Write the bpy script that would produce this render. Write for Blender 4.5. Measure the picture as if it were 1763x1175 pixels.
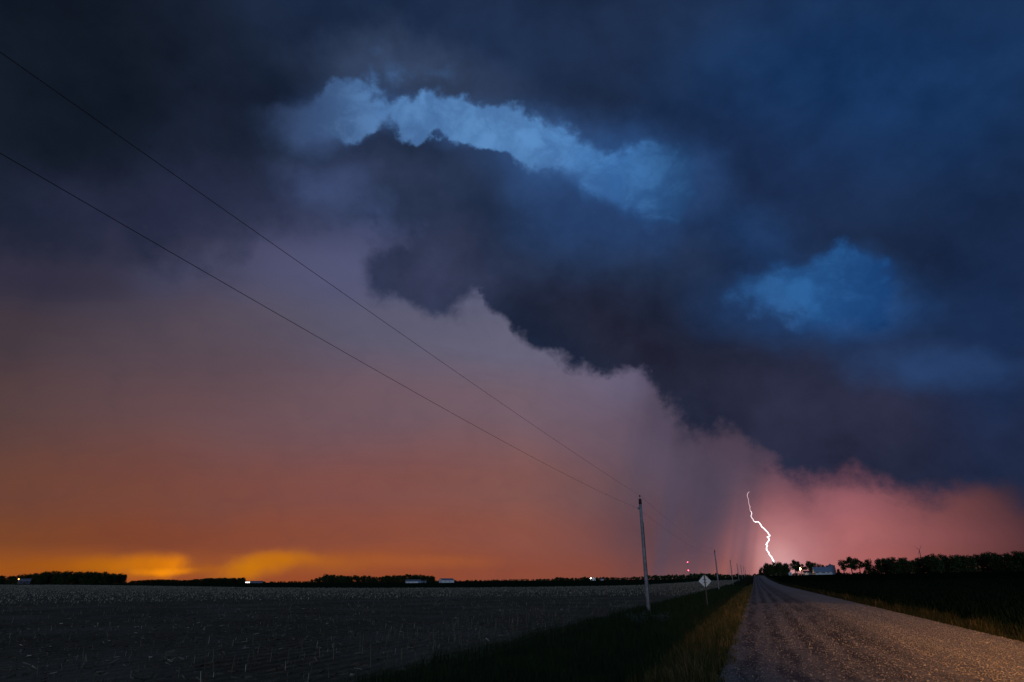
import bpy, bmesh, math, random
import numpy as np
from mathutils import Vector, Matrix

# ------------------------------------------------------------------ clear
for o in list(bpy.data.objects):
    bpy.data.objects.remove(o, do_unlink=True)
scene = bpy.context.scene
COL = scene.collection
rad = math.radians

# ------------------------------------------------------------------ camera
# world: +Y runs along the gravel road, metres; the photographer stands near its left edge
cam_data = bpy.data.cameras.new("camera")
cam_data.sensor_width = 36.0
cam_data.lens = 22.0
cam_data.clip_start = 0.1
cam_data.clip_end = 40000.0
cam = bpy.data.objects.new("camera", cam_data)
COL.objects.link(cam)
PITCH, YAW, ROLL = rad(20.95), rad(19.81), rad(0.45)
fwd = Vector((-math.sin(YAW) * math.cos(PITCH), math.cos(YAW) * math.cos(PITCH), math.sin(PITCH)))
rgt = Vector((math.cos(YAW), math.sin(YAW), 0.0))
upv = rgt.cross(fwd)
rgt2 = rgt * math.cos(ROLL) - upv * math.sin(ROLL)
upv2 = upv * math.cos(ROLL) + rgt * math.sin(ROLL)
m = Matrix((rgt2, upv2, -fwd)).transposed().to_4x4()
m.translation = Vector((0, 0, 1.6))
cam.matrix_world = m
scene.camera = cam

# ------------------------------------------------------------------ exposure
scene.view_settings.view_transform = 'Standard'
scene.view_settings.look = 'None'
scene.view_settings.exposure = 0.0
scene.view_settings.gamma = 1.0
scene.view_settings.use_curve_mapping = False
scene.render.engine = 'CYCLES'
scene.cycles.use_denoising = True
scene.cycles.max_bounces = 4
scene.cycles.diffuse_bounces = 2
scene.cycles.glossy_bounces = 2
scene.cycles.transparent_max_bounces = 4
scene.cycles.sample_clamp_indirect = 4.0

# ------------------------------------------------------------------ world: storm sky at dusk
# angles in degrees: azimuth from the storm's axis, elevation above the horizon
BACKGROUND = [
    (-39.65, [(0.26, 0.32314, 0.07819, 0.01444), (1.44, 0.29614, 0.08022, 0.01229), (2.87, 0.19462, 0.06125, 0.02122), (5.94, 0.14996, 0.05613, 0.0356), (11.84, 0.09531, 0.05127, 0.04971), (17.44, 0.05781, 0.04092, 0.05286), (21.83, 0.03434, 0.03071, 0.05613), (24.58, 0.02416, 0.02519, 0.05127)]),
    (-28.63, [(0.19, 0.33245, 0.07819, 0.02122), (1.53, 0.29614, 0.07819, 0.02315), (3.14, 0.21586, 0.05781, 0.02624), (6.62, 0.18447, 0.06301, 0.04374), (13.38, 0.13843, 0.07227, 0.07819), (19.82, 0.09306, 0.07036, 0.09531), (25.77, 0.05286, 0.05286, 0.10224), (30.23, 0.03955, 0.04519, 0.09306)]),
    (-14.75, [(0.1, 0.30499, 0.06848, 0.02315), (1.46, 0.31399, 0.08022, 0.02843), (3.32, 0.25415, 0.07227, 0.04231), (7.14, 0.21586, 0.07619, 0.0648), (14.61, 0.15896, 0.09531, 0.11697), (21.76, 0.10462, 0.0999, 0.15593), (28.37, 0.08022, 0.08866, 0.18116), (33.32, 0.06848, 0.10224, 0.21586), (37.14, 0.08438, 0.18782, 0.39676), (41.7, 0.09084, 0.21586, 0.45641)]),
    (1.12, [(0.46, 0.26225, 0.06848, 0.03955), (3.31, 0.25818, 0.08228, 0.05781), (7.25, 0.22323, 0.09306, 0.08228), (14.98, 0.16827, 0.11193, 0.14413), (20.27, 0.13563, 0.12744, 0.19462), (24.52, 0.11444, 0.11697, 0.1912), (29.25, 0.07421, 0.0865, 0.18116), (34.38, 0.05448, 0.13014, 0.32314), (38.33, 0.10462, 0.26636, 0.55201), (43.03, 0.10702, 0.26225, 0.53948)]),
    (11.76, [(0.38, 0.20864, 0.0648, 0.05127), (3.18, 0.14996, 0.06301, 0.07036), (7.04, 0.12477, 0.07421, 0.09306), (12.04, 0.13287, 0.09084, 0.13014), (17.18, 0.13843, 0.11697, 0.18782), (24.96, 0.07227, 0.08866, 0.16827), (30.07, 0.03434, 0.10224, 0.27889), (35.02, 0.05781, 0.1912, 0.46778), (42.03, 0.05781, 0.18782, 0.45641)]),
    (19.27, [(0.32, 0.43415, 0.13287, 0.08438), (1.66, 0.30054, 0.10702, 0.09759), (4.41, 0.16827, 0.08438, 0.10224), (9.14, 0.13287, 0.08228, 0.12214), (14.03, 0.13014, 0.09306, 0.14413), (22.99, 0.02732, 0.09759, 0.26225), (28.9, 0.02315, 0.08438, 0.21586)]),
    (27.48, [(0.44, 0.39157, 0.11193, 0.10224), (2.34, 0.41254, 0.13014, 0.13287), (4.94, 0.35153, 0.11697, 0.13843), (7.37, 0.21586, 0.08022, 0.10702), (9.39, 0.08438, 0.04971, 0.08022), (17.65, 0.01938, 0.07619, 0.21586), (21.35, 0.02519, 0.11697, 0.32314), (26.82, 0.02519, 0.11444, 0.31399)]),
    (33.67, [(0.37, 0.20156, 0.06301, 0.05951), (2.16, 0.22323, 0.07036, 0.07227), (4.18, 0.19462, 0.0648, 0.06663), (6.66, 0.11697, 0.04817, 0.0648), (8.76, 0.05127, 0.0319, 0.04971), (16.45, 0.016, 0.06301, 0.19462), (20.74, 0.016, 0.08022, 0.25415), (24.98, 0.0137, 0.06848, 0.21586)]),
    (38.86, [(0.11, 0.0648, 0.02315, 0.02519), (1.6, 0.06848, 0.02624, 0.0319), (3.49, 0.05951, 0.02519, 0.0331), (5.61, 0.03689, 0.01938, 0.02843), (8.14, 0.0331, 0.02217, 0.04519), (19.28, 0.01161, 0.05781, 0.18782), (23.22, 0.01161, 0.05781, 0.18782)]),
]
CLOUD_BASE = [(-46.17, 22.91, 2.56), (-43.01, 23.72, 2.56), (-37.61, 24.96, 2.56), (-30.1, 26.89, 2.82), (-25.49, 28.69, 2.82), (-22.23, 31.49, 2.31), (-14.45, 33.11, 2.31), (-8.4, 32.53, 2.05), (-4.69, 31.02, 1.54), (-2.5, 25.59, 1.03), (0.11, 22.63, 1.03), (4.6, 19.56, 0.92), (11.15, 18.19, 0.92), (13.59, 15.53, 1.13), (16.95, 13.34, 1.33), (20.17, 11.6, 1.33), (22.75, 9.94, 1.33), (24.73, 8.18, 1.44), (28.09, 7.79, 1.54), (33.35, 6.48, 1.85), (38.84, 5.72, 2.15)]
CLOUD_LUMPS = [(-20.22, 38.65, 5.59, 2.3, 0.279, -1.1), (-14.6, 40.1, 7.47, 2.89, 0.017, -1.3), (-6.93, 40.32, 7.78, 2.75, -0.048, -1.4), (0.28, 39.78, 8.47, 3.16, -0.111, -1.5), (7.0, 37.86, 8.07, 4.28, -0.336, -1.2), (15.1, 34.87, 7.07, 4.44, -0.349, -1.15), (11.14, 31.56, 10.11, 3.79, -0.095, -0.5), (-20.01, 33.43, 4.8, 2.02, 0.233, -0.6), (27.13, 22.19, 8.21, 3.85, -0.275, -1.2), (31.36, 21.35, 4.57, 3.48, -0.399, -0.8), (35.55, 14.85, 6.0, 1.41, -0.184, -0.4), (23.74, 28.52, 3.37, 2.04, -0.19, -0.3), (-13.33, 38.84, 2.75, 2.44, 0.108, 1.0), (-7.95, 37.72, 2.79, 1.45, 0.06, 0.8), (-14.67, 35.16, 10.78, 1.75, 0.073, 0.8), (-23.11, 35.19, 3.89, 1.3, 0.191, 0.4), (-1.03, 36.98, 3.84, 1.08, 0.002, 0.4), (-21.06, 41.16, 2.04, 1.15, 0.182, 0.5), (-8.36, 26.19, 6.36, 3.25, -0.107, 1.3), (-4.63, 28.69, 7.53, 3.78, -0.439, 1.0), (-11.8, 43.93, 9.22, 1.42, 0.039, -0.6), (-4.77, 33.82, 11.75, 2.22, -0.082, 0.5), (-25.86, 24.94, 3.43, 1.93, 0.175, 0.1)]
CLOUD_TONES = [(-40.82, 36.71, 22.06, 16.6, 0.385, 0.00651, 0.01096, 0.02122), (-44.16, 35.28, 11.62, 16.1, 0.422, 0.00478, 0.00802, 0.016), (36.57, 37.61, 22.31, 10.7, -0.351, 0.0075, 0.03434, 0.11444), (24.86, 31.72, 13.67, 7.11, -0.212, 0.00802, 0.02122, 0.06848), (15.27, 21.6, 22.32, 13.55, -0.524, 0.01229, 0.01764, 0.03955), (28.37, 11.67, 17.68, 6.97, -0.115, 0.01938, 0.02122, 0.04817), (13.45, 19.69, 13.82, 4.2, -0.509, 0.0185, 0.02029, 0.04231), (-30.49, 28.8, 13.25, 4.6, 0.236, 0.01938, 0.02315, 0.05127), (-14.5, 33.6, 11.85, 4.92, 0.111, 0.02416, 0.0382, 0.08438), (7.53, 31.59, 14.38, 6.71, -0.288, 0.01938, 0.0382, 0.09531), (1.77, 47.02, 29.4, 4.7, -0.022, 0.01096, 0.02416, 0.0648), (40.21, 17.24, 5.51, 10.94, -0.244, 0.00802, 0.02122, 0.06848), (-8.11, 26.99, 8.76, 4.69, 0.05, 0.03434, 0.04231, 0.09084), (6.91, 36.4, 12.48, 4.72, -0.229, 0.02315, 0.0648, 0.18447), (15.33, 34.35, 7.07, 4.42, -0.279, 0.02122, 0.06848, 0.20156), (11.12, 31.31, 10.09, 4.05, -0.095, 0.01681, 0.04519, 0.13287), (28.01, 21.79, 9.69, 4.55, -0.28, 0.01444, 0.04971, 0.15593), (31.62, 21.53, 4.76, 3.48, -0.215, 0.01681, 0.06848, 0.21586), (-19.03, 38.67, 6.27, 2.3, 0.16, 0.04519, 0.08438, 0.20156), (-20.01, 33.43, 5.37, 2.16, 0.159, 0.03955, 0.05951, 0.14413), (-28.41, 34.49, 6.19, 6.78, 0.24, 0.00913, 0.01444, 0.0319), (-31.94, 28.91, 10.64, 3.63, 0.25, 0.01681, 0.02122, 0.05127), (35.55, 14.85, 7.13, 1.98, -0.184, 0.01681, 0.04231, 0.12214), (23.74, 28.52, 4.67, 2.91, -0.19, 0.0137, 0.04231, 0.12744), (-7.58, 40.28, 12.31, 2.36, -0.017, 0.0331, 0.08022, 0.20864), (-11.76, 43.62, 11.16, 2.68, 0.038, 0.0331, 0.05448, 0.11444)]
EVENING_LIGHT = [(-33.92, 1.09, 7.95, 0.64, 0.004, 0.36131, 0.09306, 0.00478, 0.75), (-31.11, 1.26, 2.95, 0.7, 0.005, 0.48515, 0.13843, 0.00478, 0.8), (-28.67, 1.27, 2.32, 0.84, 0.004, 0.62396, 0.17465, 0.00304, 0.85), (-27.37, 1.23, 0.95, 0.85, 0.003, 0.80695, 0.22323, 0.00243, 0.85), (-27.31, 0.86, 1.58, 0.25, -0.001, 1.0, 0.29614, 0.00368, 0.95), (-20.83, 1.2, 3.18, 0.87, 0.291, 0.57758, 0.17465, 0.00304, 0.95), (-18.91, 1.82, 3.38, 0.5, 0.003, 0.57758, 0.17465, 0.00243, 0.8), (-21.71, 1.29, 1.4, 0.92, 0.468, 0.60383, 0.19462, 0.00368, 0.5), (-15.68, 1.56, 5.12, 0.83, -0.0, 0.4452, 0.11954, 0.01161, 0.55), (-7.03, 1.54, 5.44, 0.57, -0.004, 0.39157, 0.10224, 0.02732, 0.6), (-24.4, 0.85, 2.91, 0.39, -0.001, 0.4452, 0.12214, 0.00913, 0.6)]
RAIN = [(17.56, 6.8, 3.71, 9.81, -0.371, 0.07227, 0.05448, 0.08866, 0.95), (12.91, 2.67, 5.55, 4.88, -0.551, 0.10224, 0.05613, 0.07036, 0.6), (15.08, 12.36, 3.75, 8.14, -0.241, 0.09306, 0.07227, 0.11697, 0.8), (20.27, 10.51, 2.82, 3.42, -0.074, 0.10224, 0.06125, 0.09306, 0.7), (-28.15, 16.31, 11.41, 4.27, 0.229, 0.08866, 0.06125, 0.08022, 0.35), (-38.14, 22.2, 9.17, 1.73, 0.26, 0.02956, 0.02732, 0.05127, 0.5), (-30.96, 24.18, 4.05, 2.09, 0.212, 0.06301, 0.06848, 0.13287, 0.45), (-18.16, 25.6, 10.26, 3.54, 0.119, 0.09084, 0.09531, 0.18782, 0.5)]
FLASH = [(22.67, 2.01, 8.57, 5.13, -0.023, 0.42327, 0.14413, 0.15593, 0.7), (22.19, 1.67, 4.09, 3.78, -0.02, 0.60383, 0.26225, 0.2705, 0.7), (21.79, 1.06, 2.15, 2.04, -0.015, 0.7913, 0.43415, 0.43415, 0.6), (16.68, 0.55, 6.06, 1.77, 0.191, 0.46208, 0.14126, 0.10224, 0.5)]


world = bpy.data.worlds.new("World")
scene.world = world
world.use_nodes = True
world.cycles.sampling_method = 'MANUAL'
world.cycles.sample_map_resolution = 512
wt = world.node_tree
wt.nodes.clear()


class Tree:
    """small helper for node trees"""
    def __init__(self, nt):
        self.nt = nt

    def n(self, typ, **kw):
        nd = self.nt.nodes.new(typ)
        for k, v in kw.items():
            setattr(nd, k, v)
        return nd

    def link(self, a, b):
        self.nt.links.new(a, b)

    def put(self, sock, v):
        if isinstance(v, bpy.types.NodeSocket):
            self.nt.links.new(v, sock)
        else:
            sock.default_value = v

    def math(self, op, a, b=None, c=None, clamp=False):
        nd = self.n('ShaderNodeMath', operation=op, use_clamp=clamp)
        self.put(nd.inputs[0], a)
        if b is not None:
            self.put(nd.inputs[1], b)
        if c is not None:
            self.put(nd.inputs[2], c)
        return nd.outputs[0]

    def vmath(self, op, a, b=None, out=0):
        nd = self.n('ShaderNodeVectorMath', operation=op)
        self.put(nd.inputs[0], a)
        if b is not None:
            self.put(nd.inputs[1], b)
        return nd.outputs[out]

    def vscale(self, a, s):
        nd = self.n('ShaderNodeVectorMath', operation='SCALE')
        self.put(nd.inputs[0], a)
        self.put(nd.inputs['Scale'], s)
        return nd.outputs[0]

    def mapr(self, v, a, b, c=0.0, d=1.0, mode='SMOOTHSTEP'):
        nd = self.n('ShaderNodeMapRange', interpolation_type=mode, clamp=True)
        self.put(nd.inputs[0], v)
        for i, q in enumerate((a, b, c, d)):
            self.put(nd.inputs[i + 1], q)
        return nd.outputs[0]

    def mix(self, f, a, b, blend='MIX'):
        nd = self.n('ShaderNodeMix', data_type='RGBA', blend_type=blend, clamp_factor=True)
        self.put(nd.inputs[0], f)
        self.put(nd.inputs[6], a)
        self.put(nd.inputs[7], b)
        return nd.outputs[2]

    def noise(self, vec, scale, detail=4.0, rough=0.55, dist=0.0, w=None, lac=2.0):
        nd = self.n('ShaderNodeTexNoise')
        if w is not None:
            nd.noise_dimensions = '4D'
            nd.inputs['W'].default_value = w
        self.put(nd.inputs['Vector'], vec)
        nd.inputs['Scale'].default_value = scale
        nd.inputs['Detail'].default_value = detail
        nd.inputs['Roughness'].default_value = rough
        nd.inputs['Lacunarity'].default_value = lac
        nd.inputs['Distortion'].default_value = dist
        return nd

    def sep(self, v):
        nd = self.n('ShaderNodeSeparateXYZ')
        self.put(nd.inputs[0], v)
        return nd.outputs

    def comb(self, x, y, z):
        nd = self.n('ShaderNodeCombineXYZ')
        for i, q in enumerate((x, y, z)):
            self.put(nd.inputs[i], q)
        return nd.outputs[0]

    def ramp(self, f, stops, mode='LINEAR'):
        nd = self.n('ShaderNodeValToRGB')
        cr = nd.color_ramp
        cr.interpolation = mode
        while len(cr.elements) > 1:
            cr.elements.remove(cr.elements[-1])
        first = True
        for p, c in stops:
            if first:
                e = cr.elements[0]
                e.position = p
                first = False
            else:
                e = cr.elements.new(p)
            e.color = (c[0], c[1], c[2], 1.0)
        self.put(nd.inputs[0], f)
        return nd.outputs[0]


def build_sky():
    t = Tree(wt)
    d = t.vmath('NORMALIZE', t.n('ShaderNodeTexCoord').outputs['Generated'])
    a0 = rad(-20.0)
    f_ = t.vmath('DOT_PRODUCT', d, (math.sin(a0), math.cos(a0), 0.0), out=1)
    r_ = t.vmath('DOT_PRODUCT', d, (math.cos(a0), -math.sin(a0), 0.0), out=1)
    az = t.math('MULTIPLY', t.math('ARCTAN2', r_, f_), 57.29578)
    el = t.math('MULTIPLY', t.math('ARCSINE', t.sep(d)[2]), 57.29578)
    P = t.comb(az, el, 0.0)
    half = (0.5, 0.5, 0.5)

    def warp(base, scale, amp_az, amp_el, detail, rough, w):
        n = t.noise(d, scale, detail, rough, w=w).outputs['Color']
        v = t.vmath('MULTIPLY', t.vmath('SUBTRACT', n, half), (amp_az, amp_el, 0.0))
        return t.vmath('ADD', base, v)

    Pbig = warp(P, 2.2, 7.0, 6.0, 3.0, 0.5, 1.3)        # slow drift of colour
    Pc = warp(P, 4.0, 9.0, 8.0, 4.0, 0.5, 4.1)        # billows of the deck
    Pc = warp(Pc, 13.0, 7.0, 7.0, 7.0, 0.6, 7.7)        # torn scraps at its edge
    Ptone = warp(P, 5.0, 11.0, 9.0, 7.0, 0.6, 2.2)      # tones inside the deck
    Plow = warp(P, 11.0, 5.0, 1.1, 7.0, 0.6, 2.9)        # light close to the horizon

    def lump(base, b):
        nd = t.n('ShaderNodeMapping', vector_type='TEXTURE')
        t.put(nd.inputs['Vector'], base)
        nd.inputs['Location'].default_value = (b[0], b[1], 0.0)
        nd.inputs['Rotation'].default_value = (0.0, 0.0, b[4])
        nd.inputs['Scale'].default_value = (b[2], b[3], 1.0)
        return t.vmath('LENGTH', nd.outputs[0], out=1)

    # --- sky and rain behind the deck: one ramp over elevation for each bearing
    EMAX = 50.0
    s = t.sep(Pbig)
    eln = t.math('DIVIDE', s[1], EMAX, clamp=True)
    col = None
    prev = None
    for a, stops in BACKGROUND:
        c = t.ramp(eln, [(max(0.0, e) / EMAX, (r, g, b)) for e, r, g, b in stops], 'EASE')
        if col is None:
            col = c
        else:
            col = t.mix(t.mapr(s[0], prev, a, mode='LINEAR'), col, c)
        prev = a
    # --- evening light low under the deck
    streak = t.noise(t.comb(t.math('MULTIPLY', az, 0.45), t.math('MULTIPLY', el, 0.05), 0.0), 1.0, 4.0, 0.6, w=0.4).outputs[0]
    for b in EVENING_LIGHT:
        k = t.mapr(lump(Plow, b), 1.5, 0.0, 0.0, b[8])
        col = t.mix(k, col, (b[5], b[6], b[7], 1.0))
    # --- rain lit up by the strike
    for b in FLASH:
        k = t.mapr(lump(P, b), 1.2, 0.0, 0.0, b[8])
        col = t.mix(k, col, (b[5], b[6], b[7], 1.0))
    # --- rain shafts and grey veils
    for b in RAIN:
        k = t.mapr(lump(Pbig, b), 1.3, 0.1, 0.0, b[8])
        col = t.mix(k, col, (b[5], b[6], b[7], 1.0))
    rs = t.mapr(t.math('ABSOLUTE', t.math('SUBTRACT', az, 16.0)), 9.0, 2.0, 0.0, 1.0)
    rs = t.math('MULTIPLY', rs, t.mapr(el, 18.0, 9.0, 0.0, 1.0))
    slant = t.math('SUBTRACT', az, t.math('MULTIPLY', el, 0.28))
    sn = t.noise(t.comb(slant, t.math('MULTIPLY', el, 0.05), 0.0), 0.36, 3.0, 0.5, w=5.0).outputs[0]
    k = t.math('MULTIPLY', t.mapr(sn, 0.36, 0.66, 0.0, 0.62), rs)
    col = t.mix(k, col, (0.085, 0.066, 0.105, 1.0))

    # --- storm deck: density
    Pe = warp(P, 6.0, 6.0, 5.0, 3.0, 0.5, 4.1)           # lower edge: slow waves
    Pe = warp(Pe, 13.0, 4.5, 4.5, 2.0, 0.5, 1.9)         # hanging lumps
    Pe = warp(Pe, 30.0, 3.4, 4.4, 7.0, 0.66, 7.7)        # and torn scud
    sc = t.sep(Pe)
    A0, A1 = CLOUD_BASE[0][0], CLOUD_BASE[-1][0]
    fa = t.math('DIVIDE', t.math('SUBTRACT', sc[0], A0), A1 - A0, clamp=True)
    base_el = t.sep(t.ramp(fa, [((a - A0) / (A1 - A0), (e / EMAX, w / 5.0, 0.0)) for a, e, w in CLOUD_BASE]))
    above = t.math('SUBTRACT', sc[1], t.math('MULTIPLY', base_el[0], EMAX))
    dens = t.math('DIVIDE', above, t.math('MULTIPLY', base_el[1], 5.0))
    dens = t.math('MINIMUM', t.math('MAXIMUM', t.math('MULTIPLY', dens, 0.5), -0.6), 0.62)
    gap = 0.62
    for b in CLOUD_LUMPS:
        nd = t.n('ShaderNodeMapRange', interpolation_type='SMOOTHSTEP', clamp=True)
        t.put(nd.inputs[0], lump(Pc, b))
        nd.inputs[1].default_value = 1.2
        nd.inputs[2].default_value = 0.2
        nd.inputs[3].default_value = 0.0
        nd.inputs[4].default_value = abs(b[5])
        if b[1] > 18.0 and not (b[5] > 0 and b[1] < 27.0):
            gap = t.math('ADD' if b[5] > 0 else 'SUBTRACT', gap, nd.outputs[0])
        if b[5] > 0:
            dens = t.math('ADD', dens, nd.outputs[0])
    # cauliflower relief: folded noise gives rounded heads with sharp creases
    def billow(scale, w):
        n = t.noise(t.vmath('MULTIPLY', d, (1.0, 1.0, 1.35)), scale, 6.0, 0.55, 0.4, w=w).outputs[0]
        return t.math('MULTIPLY', t.math('ABSOLUTE', t.math('SUBTRACT', n, 0.5)), 2.0)
    bil = t.math('SUBTRACT', 0.30, billow(7.5, 3.3))
    bil2 = t.math('SUBTRACT', 0.28, billow(15.0, 9.3))
    puff = t.math('ADD', bil, t.math('MULTIPLY', bil2, 0.55))
    dens = t.math('ADD', dens, t.math('MULTIPLY', puff, 0.5))
    gapd = t.math('ADD', gap, t.math('MULTIPLY', puff, 1.1))
    edge = t.mapr(dens, -0.55, 0.5)
    cover = t.math('MULTIPLY', edge, t.mapr(gapd, -0.35, 0.55))
    # middle cloud seen in the openings: dim blue heads before the bright layer
    opening = t.math('MAXIMUM', t.math('MULTIPLY', t.mapr(az, 16.0, 22.0), t.mapr(el, 12.0, 15.0)), t.mapr(el, 27.0, 32.0))
    mid = t.math('ADD', t.math('MAXIMUM', t.math('MULTIPLY', gap, 0.9), -0.45), t.math('MULTIPLY', bil2, 2.4))
    mid = t.math('ADD', mid, t.math('MULTIPLY', t.math('SUBTRACT', t.noise(d, 6.0, 6.0, 0.62, w=6.1).outputs[0], 0.5), 4.0))
    k = t.math('MULTIPLY', t.mapr(mid, -0.75, 0.35, 0.0, 1.0), opening)
    col = t.mix(k, col, t.mix(t.mapr(bil2, -0.2, 0.28), (0.30, 0.34, 0.42, 1.0), (0.62, 0.64, 0.70, 1.0)), 'MULTIPLY')
    # --- storm deck: colour
    deck = (0.0095, 0.018, 0.046, 1.0)
    for b in CLOUD_TONES:
        k = t.mapr(lump(Ptone, b), 1.45, 0.05, 0.0, 0.9)
        deck = t.mix(k, deck, (b[5], b[6], b[7], 1.0))
    body = t.noise(d, 5.0, 7.0, 0.6, w=8.8).outputs[0]
    body = t.math('ADD', body, t.math('MULTIPLY', puff, 0.22))
    deck = t.mix(1.0, deck, t.ramp(body, [(0.3, (0.62, 0.62, 0.66)), (0.72, (1.45, 1.42, 1.36))]), 'MULTIPLY')
    col = t.mix(cover, col, deck)
    # rain and scud hanging below the base on the storm's right flank
    hang = t.math('MULTIPLY', t.mapr(above, -5.5, 0.5), t.mapr(az, 9.0, 16.0))
    hang = t.math('MULTIPLY', hang, t.mapr(az, 30.0, 22.0, 0.25, 1.0))
    hang = t.math('MULTIPLY', hang, t.mapr(sn, 0.25, 0.75, 0.25, 0.75))
    hang = t.math('MULTIPLY', hang, t.mapr(above, 4.0, 1.0))
    hang = t.math('MULTIPLY', hang, t.math('SUBTRACT', 1.0, cover))
    col = t.mix(hang, col, (0.040, 0.032, 0.055, 1.0))

    # --- clear dusk sky behind the storm (at the photographer's back)
    sky = t.n('ShaderNodeTexSky', sky_type='NISHITA')
    sky.sun_disc = False
    sky.sun_elevation = rad(-1.0)
    sky.sun_rotation = rad(-50.0)
    sky.air_density = 1.0
    sky.dust_density = 0.6
    sky.ozone_density = 3.0
    clear = t.mix(1.0, sky.outputs[0], (BACK_SKY, BACK_SKY, BACK_SKY, 1.0), 'MULTIPLY')
    back = t.mapr(f_, -0.05, -0.6)
    col = t.mix(back, col, clear)

    bg = t.n('ShaderNodeBackground')
    t.link(col, bg.inputs['Color'])
    bg.inputs['Strength'].default_value = 1.0
    outw = t.n('ShaderNodeOutputWorld')
    t.link(bg.outputs[0], outw.inputs['Surface'])


BACK_SKY = 0.8
build_sky()

# faint last daylight from the open sky at the photographer's back
sun_d = bpy.data.lights.new("sun", 'SUN')
sun_d.energy = SUN_POWER = 0.5
sun_d.angle = rad(40.0)
sun_d.color = (0.62, 0.80, 1.0)
sun = bpy.data.objects.new("sun", sun_d)
COL.objects.link(sun)
sun.rotation_euler = Vector((-0.28, 0.93, -0.22)).to_track_quat('-Z', 'Y').to_euler()

rng = np.random.default_rng(7)
random.seed(7)


# ------------------------------------------------------------------ materials
def material(name):
    mt = bpy.data.materials.new(name)
    mt.use_nodes = True
    nt = mt.node_tree
    return mt, Tree(nt), nt.nodes['Principled BSDF']


def wpos(t):
    return t.n('ShaderNodeNewGeometry').outputs['Position']


def plain(name, color, rough=0.8, vary=0.25, scale=8.0, metal=0.0, bump=0.0, spec=0.25):
    mt, t, b = material(name)
    n = t.noise(wpos(t), scale, 5.0, 0.6).outputs[0]
    lo = [c * (1 - vary) for c in color]
    hi = [min(1, c * (1 + vary)) for c in color]
    t.link(t.ramp(n, [(0.3, lo), (0.7, hi)]), b.inputs['Base Color'])
    b.inputs['Roughness'].default_value = rough
    b.inputs['Metallic'].default_value = metal
    b.inputs['Specular IOR Level'].default_value = spec
    if bump:
        bp = t.n('ShaderNodeBump')
        bp.inputs['Strength'].default_value = bump
        bp.inputs['Distance'].default_value = 0.02
        t.link(n, bp.inputs['Height'])
        t.link(bp.outputs[0], b.inputs['Normal'])
    return mt


def emit(name, color, strength):
    mt, t, b = material(name)
    b.inputs['Base Color'].default_value = (*color, 1)
    b.inputs['Emission Color'].default_value = (*color, 1)
    b.inputs['Emission Strength'].default_value = strength
    return mt


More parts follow.
